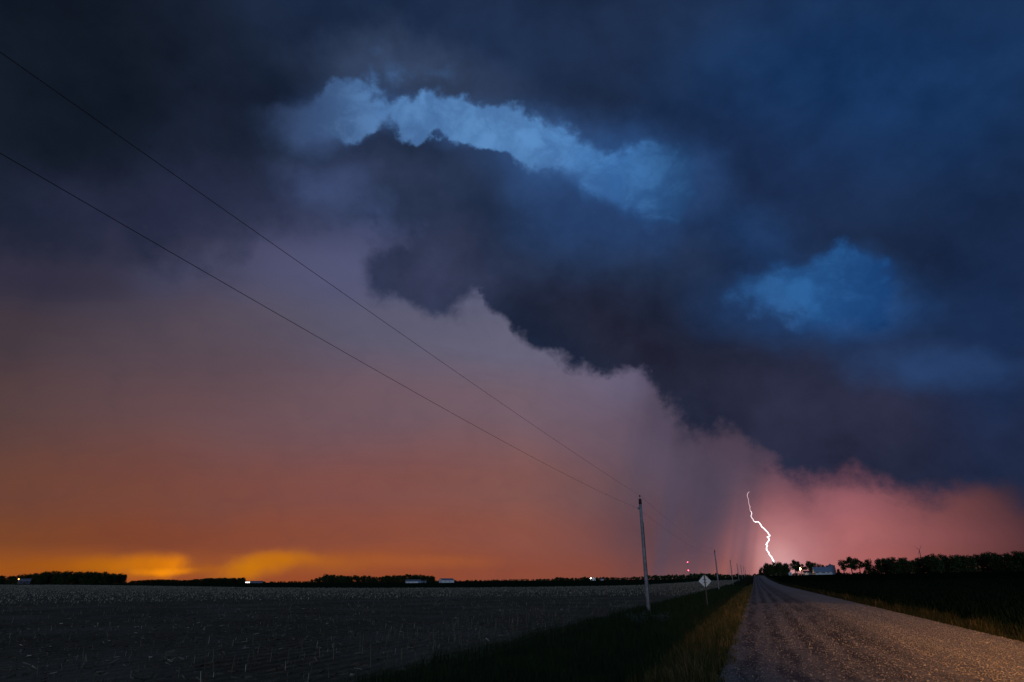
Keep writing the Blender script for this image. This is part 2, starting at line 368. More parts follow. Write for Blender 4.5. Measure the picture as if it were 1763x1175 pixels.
def mat_road():
    mt, t, b = material("gravel road")
    p = wpos(t)
    s = t.sep(p)
    x = t.math('ADD', s[0], t.math('MULTIPLY', t.math('SUBTRACT', t.noise(p, 0.35, 3.0).outputs[0], 0.5), 0.7))
    v1 = t.n('ShaderNodeTexVoronoi')
    t.put(v1.inputs['Vector'], p)
    v1.inputs['Scale'].default_value = 30.0
    v2 = t.n('ShaderNodeTexVoronoi')
    t.put(v2.inputs['Vector'], p)
    v2.inputs['Scale'].default_value = 75.0
    # stone to stone colour
    ston = t.ramp(t.sep(v1.outputs['Color'])[0], [(0.0, (0.10, 0.085, 0.075)), (0.45, (0.25, 0.205, 0.165)), (0.8, (0.40, 0.33, 0.26)), (1.0, (0.62, 0.54, 0.44))])
    fine = t.ramp(t.sep(v2.outputs['Color'])[1], [(0.0, (0.10, 0.085, 0.075)), (0.6, (0.24, 0.205, 0.175)), (1.0, (0.42, 0.365, 0.31))])
    col = t.mix(0.45, ston, fine)
    # wheel tracks: packed, damp and dark; loose gravel between and beyond them
    tr = t.n('ShaderNodeTexWave', wave_type='BANDS', bands_direction='X')
    t.put(tr.inputs['Vector'], t.comb(x, t.math('MULTIPLY', s[1], 0.02), 0.0))
    tr.inputs['Scale'].default_value = 0.42
    tr.inputs['Distortion'].default_value = 0.9
    tr.inputs['Detail'].default_value = 3.0
    packed = t.mapr(tr.outputs['Fac'], 0.2, 0.8, 0.30, 1.0)
    zone = t.mapr(x, 3.7, 2.3)
    packed = t.math('MULTIPLY', packed, zone)
    rag = t.math('ADD', s[0], t.math('MULTIPLY', t.math('SUBTRACT', t.noise(t.vmath('MULTIPLY', p, (1.0, 0.22, 1.0)), 3.0, 6.0, 0.75).outputs[0], 0.5), 1.6))
    grade = t.math('MULTIPLY', t.mapr(t.math('ABSOLUTE', t.math('SUBTRACT', rag, 2.45)), 1.2, 0.0, 0.0, 0.85), zone)
    packed = t.math('MAXIMUM', packed, grade)
    wn = t.noise(t.vmath('MULTIPLY', p, (1.0, 0.12, 1.0)), 2.2, 5.0, 0.65).outputs[0]
    packed = t.math('MULTIPLY', packed, t.mapr(wn, 0.34, 0.58, 0.35, 1.0))
    patch = t.noise(t.vmath('MULTIPLY', p, (1.0, 0.45, 1.0)), 3.4, 5.0, 0.7, w=2.0).outputs[0]
    packed = t.math('MAXIMUM', packed, t.math('MULTIPLY', t.mapr(patch, 0.52, 0.66, 0.0, 0.85), t.mapr(x, 3.9, 2.9)))
    dark = t.mix(0.24, (0.030, 0.030, 0.034, 1.0), col)
    col = t.mix(packed, col, dark)
    t.link(col, b.inputs['Base Color'])
    b.inputs['Roughness'].default_value = 0.9
    b.inputs['Specular IOR Level'].default_value = 0.08
    h1 = t.math('SUBTRACT', 1.0, t.math('MULTIPLY', v1.outputs['Distance'], 22.0, clamp=True))
    h2 = t.math('SUBTRACT', 1.0, t.math('MULTIPLY', v2.outputs['Distance'], 55.0, clamp=True))
    h = t.math('ADD', h1, t.math('MULTIPLY', h2, 0.4))
    bp = t.n('ShaderNodeBump')
    t.put(bp.inputs['Strength'], t.mapr(packed, 0.0, 0.9, 0.95, 0.45, mode='LINEAR'))
    bp.inputs['Distance'].default_value = 0.02
    t.link(h, bp.inputs['Height'])
    t.link(bp.outputs[0], b.inputs['Normal'])
    return mt


def mat_stubble():
    mt, t, b = material("stubble ground")
    p = wpos(t)
    n1 = t.noise(t.vmath('MULTIPLY', p, (1.0, 0.25, 1.0)), 6.0, 7.0, 0.7).outputs[0]
    n2 = t.noise(p, 0.12, 4.0, 0.6).outputs[0]
    w = t.n('ShaderNodeTexWave', wave_type='BANDS', bands_direction='X')
    t.put(w.inputs['Vector'], p)
    w.inputs['Scale'].default_value = 0.413
    w.inputs['Distortion'].default_value = 1.5
    w.inputs['Detail'].default_value = 3.0
    c = t.ramp(n1, [(0.32, (0.046, 0.038, 0.024)), (0.55, (0.145, 0.120, 0.074)), (0.75, (0.40, 0.33, 0.21))])
    c = t.mix(t.mapr(w.outputs['Fac'], 0.3, 0.9, 0.0, 0.7), c, (0.040, 0.034, 0.024, 1.0))
    far = t.mapr(n2, 0.35, 0.65, 0.25, 0.6)
    c = t.mix(far, c, t.ramp(n2, [(0.3, (0.13, 0.115, 0.076)), (0.7, (0.22, 0.19, 0.13))]))
    t.link(c, b.inputs['Base Color'])
    b.inputs['Roughness'].default_value = 0.95
    b.inputs['Specular IOR Level'].default_value = 0.0
    bp = t.n('ShaderNodeBump')
    bp.inputs['Strength'].default_value = 0.8
    bp.inputs['Distance'].default_value = 0.08
    t.link(n1, bp.inputs['Height'])
    t.link(bp.outputs[0], b.inputs['Normal'])
    return mt


def mat_blades(name, stops, scale=1.5, spec=0.05):
    """blade colour varies from tuft to tuft (noise in space) and blade to blade (random per island)"""
    mt, t, b = material(name)
    g = t.n('ShaderNodeNewGeometry')
    n = t.noise(g.outputs['Position'], scale, 3.0, 0.6).outputs[0]
    f = t.math('ADD', t.math('MULTIPLY', n, 0.6), t.math('MULTIPLY', g.outputs['Random Per Island'], 0.4))
    t.link(t.ramp(f, stops), b.inputs['Base Color'])
    b.inputs['Roughness'].default_value = 0.8
    b.inputs['Specular IOR Level'].default_value = spec
    return mt


M = {}
M['soil'] = plain("bare soil and grass", (0.030, 0.030, 0.018), 0.95, 0.4, 0.8, bump=0.6, spec=0.0)
M['verge'] = plain("verge thatch", (0.035, 0.036, 0.018), 0.95, 0.5, 3.0, bump=0.8, spec=0.0)
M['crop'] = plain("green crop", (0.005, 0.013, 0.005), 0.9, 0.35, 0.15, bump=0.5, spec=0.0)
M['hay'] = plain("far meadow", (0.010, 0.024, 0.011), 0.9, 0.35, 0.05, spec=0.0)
M['road'] = mat_road()
M['stubble'] = mat_stubble()
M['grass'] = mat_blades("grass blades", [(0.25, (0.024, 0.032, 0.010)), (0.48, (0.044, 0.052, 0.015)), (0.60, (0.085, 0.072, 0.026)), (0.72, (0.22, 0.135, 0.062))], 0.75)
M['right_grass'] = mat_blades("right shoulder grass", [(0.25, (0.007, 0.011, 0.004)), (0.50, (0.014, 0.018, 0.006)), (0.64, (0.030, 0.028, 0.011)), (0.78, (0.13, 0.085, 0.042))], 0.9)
M['dark_grass'] = mat_blades("ditch grass", [(0.25, (0.012, 0.024, 0.010)), (0.55, (0.020, 0.036, 0.014)), (0.8, (0.040, 0.050, 0.022))])
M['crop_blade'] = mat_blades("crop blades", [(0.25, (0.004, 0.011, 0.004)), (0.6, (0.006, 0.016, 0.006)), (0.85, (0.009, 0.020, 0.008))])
M['stalk'] = mat_blades("cut corn stalks", [(0.25, (0.040, 0.035, 0.024)), (0.50, (0.095, 0.082, 0.056)), (0.66, (0.20, 0.17, 0.118)), (0.80, (0.55, 0.48, 0.36))], 0.8)
M['far_stalk'] = mat_blades("lit far stubble", [(0.3, (0.14, 0.12, 0.08)), (0.55, (0.28, 0.24, 0.165)), (0.8, (0.50, 0.44, 0.31))], 0.08)  # paler copy of the cut stalks; light caught far off is in the colour
M['leaf'] = mat_blades("tree leaves", [(0.25, (0.020, 0.035, 0.014)), (0.6, (0.038, 0.060, 0.022)), (0.85, (0.060, 0.080, 0.032))], 0.4)
M['weed'] = mat_blades("weed leaves", [(0.25, (0.030, 0.045, 0.036)), (0.6, (0.055, 0.075, 0.065)), (0.85, (0.10, 0.12, 0.115))], 3.0)
M['bark'] = plain("bark", (0.055, 0.042, 0.032), 0.95, 0.4, 4.0, bump=0.6)
M['pole'] = plain("weathered pole wood", (0.27, 0.27, 0.285), 0.85, 0.35, 3.0, bump=0.4)
M['pole_dark'] = plain("creosoted pole top", (0.05, 0.045, 0.042), 0.85, 0.3, 3.0)
M['wire'] = plain("dull aluminium wire", (0.045, 0.045, 0.05), 0.6, 0.1, 2.0, metal=0.3)
M['porcelain'] = plain("brown porcelain", (0.06, 0.035, 0.025), 0.3, 0.1, 4.0)
M['galv'] = plain("galvanised steel", (0.22, 0.23, 0.235), 0.55, 0.2, 6.0, metal=0.4)
M['sign_back'] = plain("bare aluminium sheet", (0.50, 0.65, 0.70), 0.6, 0.10, 3.0, metal=0.05)
M['post'] = plain("dark steel post", (0.055, 0.060, 0.062), 0.7, 0.2, 6.0)
M['white'] = plain("white painted metal", (0.74, 0.77, 0.78), 0.6, 0.06, 0.6)
M['offwhite'] = plain("weathered white boards", (0.55, 0.57, 0.58), 0.7, 0.12, 0.8)
M['grey_metal'] = plain("grey roof metal", (0.17, 0.19, 0.23), 0.5, 0.15, 0.6)
M['dim_wall'] = plain("dull siding", (0.09, 0.10, 0.125), 0.8, 0.15, 0.6)
M['blue_roof'] = plain("slate blue shingles", (0.20, 0.25, 0.34), 0.7, 0.15, 1.2)
M['door'] = plain("dark opening", (0.03, 0.03, 0.032), 0.8, 0.2, 2.0)
M['glass'] = plain("window glass", (0.03, 0.04, 0.05), 0.15, 0.1, 2.0)
M['lamp_warm'] = emit("sodium lamp", (1.0, 0.62, 0.28), 60.0)
M['lamp_orange'] = emit("orange lamp", (1.0, 0.38, 0.08), 9.0)
M['lamp_white'] = emit("white lamp", (1.0, 0.85, 0.75), 50.0)
M['lamp_window'] = emit("lit window", (1.0, 0.9, 0.8), 6.0)
M['turbine'] = plain("turbine paint", (0.10, 0.10, 0.11), 0.6, 0.05, 0.2)
M['lamp_red'] = emit("red beacon", (1.0, 0.03, 0.06), 60.0)
M['bolt_hot'] = emit("lightning channel", (1.0, 0.95, 0.94), 2.2)
M['bolt_dim'] = emit("lightning channel seen through rain", (1.0, 0.62, 0.62), 0.75)
M['bolt_mid'] = emit("lightning channel half veiled", (1.0, 0.84, 0.84), 1.25)


# ------------------------------------------------------------------ object helpers
def mesh_obj(name, verts, faces, mat, parent=None, smooth=False):
    me = bpy.data.meshes.new(name)
    me.from_pydata([tuple(map(float, v)) for v in verts], [], [tuple(int(i) for i in f) for f in faces])
    me.materials.append(M[mat])
    if smooth:
        me.shade_smooth()
    o = bpy.data.objects.new(name, me)
    COL.objects.link(o)
    if parent:
        o.parent = parent
    return o


def fast_mesh(name, V, loops, counts, mat):
    """V (n,3) array, loops flat index array, counts per-face"""
    me = bpy.data.meshes.new(name)
    me.vertices.add(len(V))
    me.vertices.foreach_set('co', np.ascontiguousarray(V, dtype=np.float32).ravel())
    me.loops.add(len(loops))
    me.loops.foreach_set('vertex_index', np.ascontiguousarray(loops, dtype=np.int32))
    me.polygons.add(len(counts))
    st = np.concatenate([[0], np.cumsum(counts)[:-1]]).astype(np.int32)
    me.polygons.foreach_set('loop_start', st)
    me.update(calc_edges=True)
    me.validate()
    me.materials.append(M[mat])
    o = bpy.data.objects.new(name, me)
    COL.objects.link(o)
    return o


def thing(name, label, cat, loc=(0, 0, 0), rz=0.0, group=None):
    o = bpy.data.objects.new(name, None)
    o.empty_display_size = 0.3
    COL.objects.link(o)
    o.location = loc
    o.rotation_euler = (0, 0, rz)
    tag(o, label, cat, group)
    return o


def tag(o, label, cat, group=None):
    o['label'] = label
    o['category'] = cat
    if group:
        o['group'] = group
    return o


def kind(o, k, label=None):
    o['kind'] = k
    if label:
        o['label'] = label
    return o


class MB:
    """mesh builder"""
    def __init__(self):
        self.v, self.f = [], []

    def box(self, c, s, rz=0.0):
        cx, cy, cz = c
        sx, sy, sz = (q / 2 for q in s)
        b = len(self.v)
        ca, sa = math.cos(rz), math.sin(rz)
        for dz in (-sz, sz):
            for dx, dy in ((-sx, -sy), (sx, -sy), (sx, sy), (-sx, sy)):
                self.v.append((cx + dx * ca - dy * sa, cy + dx * sa + dy * ca, cz + dz))
        for q in ((0, 3, 2, 1), (4, 5, 6, 7), (0, 1, 5, 4), (1, 2, 6, 5), (2, 3, 7, 6), (3, 0, 4, 7)):
            self.f.append(tuple(b + i for i in q))
        return self

    def tube(self, pts, radii, n=8, cap=True):
        b = len(self.v)
        pts = [Vector(p) for p in pts]
        for i, p in enumerate(pts):
            d = (pts[min(i + 1, len(pts) - 1)] - pts[max(i - 1, 0)]).normalized()
            a = d.cross(Vector((0.13, 0.99, 0.05)))
            if a.length < 0.1:
                a = d.cross(Vector((1, 0, 0)))
            a.normalize()
            c = d.cross(a)
            r = radii[i] if hasattr(radii, '__len__') else radii
            for k in range(n):
                th = 2 * math.pi * k / n
                self.v.append(tuple(p + a * (r * math.cos(th)) + c * (r * math.sin(th))))
        for i in range(len(pts) - 1):
            for k in range(n):
                k2 = (k + 1) % n
                self.f.append((b + i * n + k, b + i * n + k2, b + (i + 1) * n + k2, b + (i + 1) * n + k))
        if cap:
            self.f.append(tuple(b + k for k in reversed(range(n))))
            self.f.append(tuple(b + (len(pts) - 1) * n + k for k in range(n)))
        return self

    def prism(self, prof, y0, y1):
        """profile of (x, z) extruded along y"""
        b = len(self.v)
        n = len(prof)
        for y in (y0, y1):
            for x, z in prof:
                self.v.append((x, y, z))
        self.f.append(tuple(b + i for i in range(n)))
        self.f.append(tuple(b + n + i for i in reversed(range(n))))
        for i in range(n):
            j = (i + 1) % n
            self.f.append((b + j, b + i, b + n + i, b + n + j))
        return self

    def build(self, name, mat, parent=None, smooth=False):
        return mesh_obj(name, self.v, self.f, mat, parent, smooth)


# ------------------------------------------------------------------ terrain
PX = np.array([-9000, -10.5, -8.6, -7.2, -5.6, -4.2, -2.8, -1.5, -0.95, -0.7, 2.7, 6.2, 6.5, 8.2, 9.5, 12, 9000], float)
PZ = np.array([-0.80, -0.80, -0.72, -0.85, -1.05, -1.15, -0.85, -0.30, -0.04, 0.0, 0.10, 0.0, -0.05, -0.55, -0.45, -0.40, -0.40], float)
RA = np.array([-180, -75, -57, -45, -32, -20, -12, -5, 0, 8, 17, 40, 180], float)
RH = np.array([1.0, 3.2, 3.0, 2.4, 0.4, 0.4, 1.5, 3.0, 4.3, 5.4, 6.2, 5.0, 1.0], float)


def raw_h(x, y):
    z = np.interp(x, PX, PZ)
    az = np.degrees(np.arctan2(x, y))
    r = np.hypot(x, y)
    s = np.clip((r - 150.0) / 550.0, 0, 1)
    s = s * s * (3 - 2 * s)
    return z + np.interp(az, RA, RH) * s


GX = np.unique(np.concatenate([np.arange(-12, 12.01, 0.5), PX[1:-1], [-16, -20, -26, -34, -44, -56, -70, -90, -115, -145, -180, -220, -270, -320, -380, -450, -530, -620, -750, -950, -1300, -1900, -2800, -4500, -9000],
                                [16, 20, 26, 34, 44, 56, 70, 90, 115, 145, 180, 220, 270, 330, 400, 500, 650, 900, 1300, 2000, 3500, 9000]]))
GY = np.unique(np.concatenate([[-300, -150, -80], np.arange(-40, 80, 5.0), np.arange(80, 320, 15.0), np.arange(320, 820, 25.0), [860, 920, 1000, 1100, 1250, 1450, 1700, 2000, 2500, 3200, 4200, 6000, 9000, 14000]]))
GZ = raw_h(GX[None, :], GY[:, None])


def H(x, y):
    """ground height, bilinear on the ground sheet's own grid"""
    x = np.asarray(x, float)
    y = np.asarray(y, float)
    i = np.clip(np.searchsorted(GX, x, side='right') - 1, 0, len(GX) - 2)
    j = np.clip(np.searchsorted(GY, y, side='right') - 1, 0, len(GY) - 2)
    u = (x - GX[i]) / (GX[i + 1] - GX[i])
    v = (y - GY[j]) / (GY[j + 1] - GY[j])
    return (GZ[j, i] * (1 - u) + GZ[j, i + 1] * u) * (1 - v) + (GZ[j + 1, i] * (1 - u) + GZ[j + 1, i + 1] * u) * v


def h1(x, y):
    return float(H(x, y))


def sheet(name, xs, ys, mat, off, fn=None, keep=None, kindname='structure', smooth=True):
    xs = np.asarray(xs, float)
    ys = np.asarray(ys, float)
    X, Y = np.meshgrid(xs, ys)
    Z = H(X, Y) + off
    if fn is not None:
        Z = Z + fn(X, Y)
    V = np.stack([X.ravel(), Y.ravel(), Z.ravel()], 1)
    nx = len(xs)
    jj, ii = np.meshgrid(np.arange(len(ys) - 1), np.arange(nx - 1), indexing='ij')
    if keep is not None:
        cx = (X[:-1, :-1] + X[1:, 1:]) / 2
        cy = (Y[:-1, :-1] + Y[1:, 1:]) / 2
        k = keep(cx, cy)
        jj, ii = jj[k], ii[k]
    a = (jj * nx + ii).ravel()
    L = np.stack([a, a + 1, a + nx + 1, a + nx], 1).ravel()
    o = fast_mesh(name, V, L, np.full(len(a), 4), mat)
    if smooth:
        o.data.shade_smooth()
    o['kind'] = kindname
    return o


sheet('ground', GX, GY, 'soil', 0.0)


def span(G, a, b, extra=()):
    return np.unique(np.concatenate([[a, b], G[(G > a) & (G < b)], np.asarray(extra, float)]))


# road with ruts and a windrow of loose gravel
def road_relief(x, y):
    n = 0.012 * np.sin(x * 4.1 + 0.3 * np.sin(y * 0.21)) + 0.008 * np.sin(x * 9.3 + 1.0 + 0.5 * np.sin(y * 0.13))
    wind = 0.035 * np.exp(-((x - 3.45 - 0.12 * np.sin(y * 0.19) - 0.05 * np.sin(y * 0.9)) / 0.45) ** 2)
    rut = -0.02 * np.exp(-((x - 2.55 - 0.1 * np.sin(y * 0.17)) / 0.35) ** 2) - 0.022 * np.exp(-((x - 0.75) / 0.25) ** 2)
    edge = np.clip(np.minimum(x + 0.8, 6.25 - x) / 0.3, 0, 1)
    jit = 0.008 * np.sin(x * 23.0 + y * 5.1) * np.sin(y * 7.7 - x * 3.0)
    fade = np.clip(1.4 - np.hypot(x, y) / 90.0, 0, 1)
    return np.maximum(n + wind + rut + jit * fade, -0.018) * edge


ry = np.unique(np.concatenate([np.arange(4, 30, 0.16), np.arange(30, 60, 0.4), np.arange(60, 120, 2.0), span(GY, -40, 900)]))
sheet('gravel_road', span(GX, -0.80, 6.25, np.arange(-0.7, 6.2, 0.1)), ry, 'road', 0.030, road_relief)

# stubble field on the left; its far end runs slantwise
FX = np.array([-620, -480, -434, -397, -334, -266, -204, -139, -92, -63, -44, -35, -28, -9.0])
FY = np.array([345, 325, 279, 292, 281, 262, 239, 228, 232, 252, 272, 335, 390, 440])


def in_field(x, y):
    return (x < -8.4) & (y < np.interp(x, FX, FY))


sheet('stubble_field', span(GX, -620, -8.6, np.concatenate([np.arange(-100, -9, 4.0), np.arange(-620, -100, 10.0)])), span(GY, -40, 450, np.arange(200, 450, 4.0)), 'stubble', 0.02, None, in_field)
# green land beyond the stubble and to the right of the road
sheet('meadow', span(GX, -2800, -8.6, np.concatenate([np.arange(-100, -9, 4.0), np.arange(-620, -100, 10.0)])), span(GY, 100, 4200, np.arange(200, 420, 4.0)), 'hay', 0.03, None, lambda x, y: ~in_field(x, y) & (np.hypot(x, y) > 200))
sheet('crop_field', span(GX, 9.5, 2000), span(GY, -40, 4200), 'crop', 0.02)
sheet('verge', span(GX, -8.6, -0.80), span(GY, -40, 900), 'verge', 0.015)
sheet('verge', span(GX, 6.25, 9.5), span(GY, -40, 900), 'verge', 0.015)


# ------------------------------------------------------------------ blades (grass, stalks): many small faces in one mesh
def blades(name, X, Y, hgt, wid, lean, mat, label):
    n = len(X)
    Z = H(X, Y)
    th = rng.uniform(0, 2 * np.pi, n)
    dx, dy = np.cos(th), np.sin(th)
    la = rng.uniform(0, 2 * np.pi, n)
    lx, ly = np.cos(la) * lean * hgt, np.sin(la) * lean * hgt
    w = wid / 2
    V = np.empty((n, 5, 3))
    V[:, 0] = np.stack([X - dx * w, Y - dy * w, Z - 0.03], 1)
    V[:, 1] = np.stack([X + dx * w, Y + dy * w, Z - 0.03], 1)
    V[:, 2] = np.stack([X + dx * w * 0.75 + lx * 0.3, Y + dy * w * 0.75 + ly * 0.3, Z + hgt * 0.6], 1)
    V[:, 3] = np.stack([X - dx * w * 0.75 + lx * 0.3, Y - dy * w * 0.75 + ly * 0.3, Z + hgt * 0.6], 1)
    V[:, 4] = np.stack([X + lx, Y + ly, Z + hgt * (1 - 0.3 * lean)], 1)
    b = np.arange(n)[:, None] * 5
    L = np.concatenate([b + np.array([[0, 1, 2, 3]]), b + np.array([[3, 2, 4]])], 1).ravel()
    o = fast_mesh(name, V.reshape(-1, 3), L, np.tile([4, 3], n), mat)
    kind(o, 'stuff', label)
    return o


def spread(n, x0, x1, y0, y1, power=1.0):
    u = rng.uniform(0, 1, n)
    y = y0 * (y1 / y0) ** (u ** power)
    return rng.uniform(x0, x1, n), y


def clump(X, Y, s=0.5, f=0.9):
    """0..1 tuft pattern"""
    return 0.5 + 0.25 * np.sin(X * 2.3 / s + 1.7 * np.sin(Y * 0.8 / s)) + 0.25 * np.sin(Y * 1.9 / s + 1.3 * np.sin(X * 1.1 / s) + 2.0)


# left shoulder grass
X, Y = spread(42000, -3.3, -0.62, 8.0, 190.0)
X = X + 0.10 * np.sin(Y * 1.3) + 0.08 * np.sin(Y * 3.1)
c = clump(X, Y)
sh = np.clip((-0.45 - X) / 0.7, 0.15, 1.0)
k = rng.uniform(0, 1, len(X)) < (0.35 + 0.65 * c)
X, Y, c, sh = X[k], Y[k], c[k], sh[k]
hg = (0.18 + 0.42 * c * rng.uniform(0.5, 1.2, len(X))) * sh
wd = rng.uniform(0.007, 0.015, len(X)) * np.clip(Y / 22.0, 1, 5)
blades('shoulder_grass', X, Y, hg, wd, rng.uniform(0.05, 0.6, len(X)), 'grass', 'olive roadside grass with tan heads along the left edge of the gravel road')

# tall dark grass of the ditch
X, Y = spread(52000, -9.2, -2.9, 9.0, 230.0)
c = clump(X, Y, 1.1)
hg = 0.30 + 0.55 * c * rng.uniform(0.5, 1.25, len(X))
hg *= np.where(X < -7.2, 0.75, 1.0)
wd = rng.uniform(0.008, 0.018, len(X)) * np.clip(Y / 22.0, 1, 5)
blades('ditch_grass', X, Y, hg, wd, rng.uniform(0.05, 0.55, len(X)), 'dark_grass', 'dark tall grass filling the ditch between road and stubble field')

# right shoulder
X, Y = spread(30000, 6.05, 9.6, 14.0, 230.0)
X = X + 0.10 * np.sin(Y * 1.1) + 0.07 * np.sin(Y * 2.7)
c = clump(X, Y, 0.8)
sh = np.clip((X - 5.9) / 0.6, 0.2, 1.0)
k = rng.uniform(0, 1, len(X)) < (0.15 + 0.85 * c ** 1.5)
X, Y, c, sh = X[k], Y[k], c[k], sh[k]
hg = (0.10 + 0.6 * c * c * rng.uniform(0.4, 1.2, len(X))) * sh
wd = rng.uniform(0.008, 0.016, len(X)) * np.clip(Y / 25.0, 1, 5)
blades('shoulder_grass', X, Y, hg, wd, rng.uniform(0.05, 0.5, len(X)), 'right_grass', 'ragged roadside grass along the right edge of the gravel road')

# crop to the right
X, Y = spread(40000, 9.5, 90.0, 22.0, 300.0)
hg = rng.uniform(0.25, 0.55, len(X))
wd = rng.uniform(0.015, 0.03, len(X)) * np.clip(Y / 60.0, 1, 4)
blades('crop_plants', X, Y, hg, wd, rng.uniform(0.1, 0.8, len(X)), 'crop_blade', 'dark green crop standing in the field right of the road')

# corn stubble rows (0.76 m apart, along the road)
rows = -9.4 - 0.762 * np.arange(0, 130)
RX, RY = [], []
for rx in rows:
    d0 = max(9.0, abs(rx) * 0.45)
    d1 = min(190.0, 60 + abs(rx) * 1.4)
    n = int((d1 - d0) * 2.8 * float(np.interp(-rx, [9, 20, 35, 108], [1.0, 0.75, 0.30, 0.22])))
    yy = rng.uniform(d0, d1, n)
    RY.append(yy)
    RX.append(rx + rng.normal(0, 0.04, n) + 0.10 * np.sin(yy * 0.05 + rx))
X = np.concatenate(RX)
Y = np.concatenate(RY)
keepm = (np.sin(X * 0.31 + 1.1 * np.sin(Y * 0.11)) + np.sin(Y * 0.23 + X * 0.5) + rng.normal(0, 0.7, len(X))) > -0.9
X, Y = X[keepm], Y[keepm]
dist = np.hypot(X, Y)


def stalks(name, X, Y, label, thick=1.0, mat='stalk'):
    n = len(X)
    Z = H(X, Y)
    hg = rng.uniform(0.06, 0.26, n) * np.where(rng.uniform(0, 1, n) < 0.06, 1.5, 1.0)
    r = rng.uniform(0.009, 0.014, n) * np.clip(np.hypot(X, Y) / 60.0, 1, 2) * thick
    la = rng.uniform(0, 2 * np.pi, n)
    ln = np.abs(rng.normal(0, 0.16, n)) * hg
    tx, ty = X + np.cos(la) * ln, Y + np.sin(la) * ln
    V = np.empty((n, 6, 3))
    for q in range(3):
        a = 2 * np.pi * q / 3 + 0.4
        V[:, q] = np.stack([X + r * np.cos(a), Y + r * np.sin(a), Z - 0.02], 1)
        V[:, q + 3] = np.stack([tx + r * 0.9 * np.cos(a), ty + r * 0.9 * np.sin(a), Z + hg + (0.03 if q == 0 else 0.0)], 1)
    b = np.arange(n)[:, None] * 6
    L = np.concatenate([b + np.array([[0, 1, 4, 3, 1, 2, 5, 4, 2, 0, 3, 5]]), b + np.array([[3, 4, 5]])], 1).ravel()
    o = fast_mesh(name, V.reshape(-1, 3), L, np.tile([4, 4, 4, 3], n), mat)
    kind(o, 'stuff', label)
    return o


stalks('corn_stubble', X, Y, 'rows of pale cut corn stalks left standing in the field')

# the same rows farther off, thickened, and coloured paler for the light they catch
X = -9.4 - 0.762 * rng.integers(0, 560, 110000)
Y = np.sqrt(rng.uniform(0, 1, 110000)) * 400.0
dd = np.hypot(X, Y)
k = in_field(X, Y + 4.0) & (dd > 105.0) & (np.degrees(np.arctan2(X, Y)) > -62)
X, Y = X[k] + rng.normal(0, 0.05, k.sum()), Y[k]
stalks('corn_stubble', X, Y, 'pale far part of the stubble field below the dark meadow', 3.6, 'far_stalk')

# husks and broken stalks lying between the rows
X = np.concatenate([rng.uniform(-45, -8.9, 9000), rng.uniform(-110, -30, 5000)])
Y = np.concatenate([9.0 * (85 / 9.0) ** rng.uniform(0, 1, 9000), rng.uniform(30, 170, 5000)])
n = len(X)
Z = H(X, Y) + 0.03 + rng.uniform(0, 0.05, n)
a = rng.uniform(0, 2 * np.pi, n)
ll = rng.uniform(0.05, 0.28, n)
ww = rng.uniform(0.008, 0.030, n)
ex = np.stack([np.cos(a), np.sin(a), rng.normal(0, 0.25, n)], 1)
ey = np.stack([-np.sin(a), np.cos(a), rng.normal(0, 0.8, n)], 1)
Cc = np.stack([X, Y, Z], 1)
V = np.stack([Cc - ex * ll[:, None] / 2 - ey * ww[:, None] / 2, Cc + ex * ll[:, None] / 2 - ey * ww[:, None] / 2,
              Cc + ex * ll[:, None] / 2 + ey * ww[:, None] / 2, Cc - ex * ll[:, None] / 2 + ey * ww[:, None] / 2 + np.array([0, 0, 0.02])], 1)
o = fast_mesh('corn_husks', V.reshape(-1, 3), np.arange(n * 4), np.full(n, 4), 'stalk')
kind(o, 'stuff', 'husks and broken stalks littering the stubble field')

# the tallest cut stalks beside the ditch, each on its own
def make_stalk(seed):
    r = random.Random(seed)
    m_ = MB()
    hgt = r.uniform(0.40, 0.62)
    lx, ly = r.uniform(-0.07, 0.07), r.uniform(-0.07, 0.07)
    m_.tube([(0, 0, -0.03), (lx * 0.4, ly * 0.4, hgt * 0.5), (lx, ly, hgt)], [0.015, 0.013, 0.011], 6)
    m_.tube([(lx * 0.38, ly * 0.38, hgt * 0.47), (lx * 0.42, ly * 0.42, hgt * 0.53)], 0.017, 6)
    a = r.uniform(0, 6.28)
    ca, sa = math.cos(a), math.sin(a)
    bv = len(m_.v)
    for f, z, w in ((0.0, 0.50, 0.014), (0.10, 0.60, 0.02), (0.20, 0.48, 0.012)):
        for sg in (-1, 1):
            m_.v.append((lx * 0.4 + ca * f - sa * w * sg, ly * 0.4 + sa * f + ca * w * sg, hgt * z))
    m_.f += [(bv, bv + 1, bv + 3, bv + 2), (bv + 2, bv + 3, bv + 5, bv + 4)]
    o_ = m_.build('corn_stalk', 'stalk')
    tag(o_, 'pale cut corn stalk standing in the first rows beside the ditch grass', 'corn stalk', 'tall cut stalks beside the ditch')
    return o_


sp = [make_stalk(q) for q in range(5)]
rs = random.Random(21)
spots = []
for row in range(9):
    rx = -9.5 - 0.762 * row
    yy = 15.0 + rs.uniform(0, 2)
    while yy < 44.0:
        if math.sin(yy * 0.33 + row * 1.3) > -0.25:
            spots.append((rx + rs.uniform(-0.05, 0.05), yy))
        yy += rs.uniform(0.6, 2.6)
for q, (sx_, sy_) in enumerate(spots):
    o = sp[q] if q < 5 else sp[q % 5].copy()
    if q >= 5:
        COL.objects.link(o)
    o.location = (sx_, sy_, h1(sx_, sy_) + 0.02)
    o.rotation_euler = (0, 0, rs.uniform(0, 6.28))
    o.scale = (1, 1, rs.uniform(0.75, 1.15))

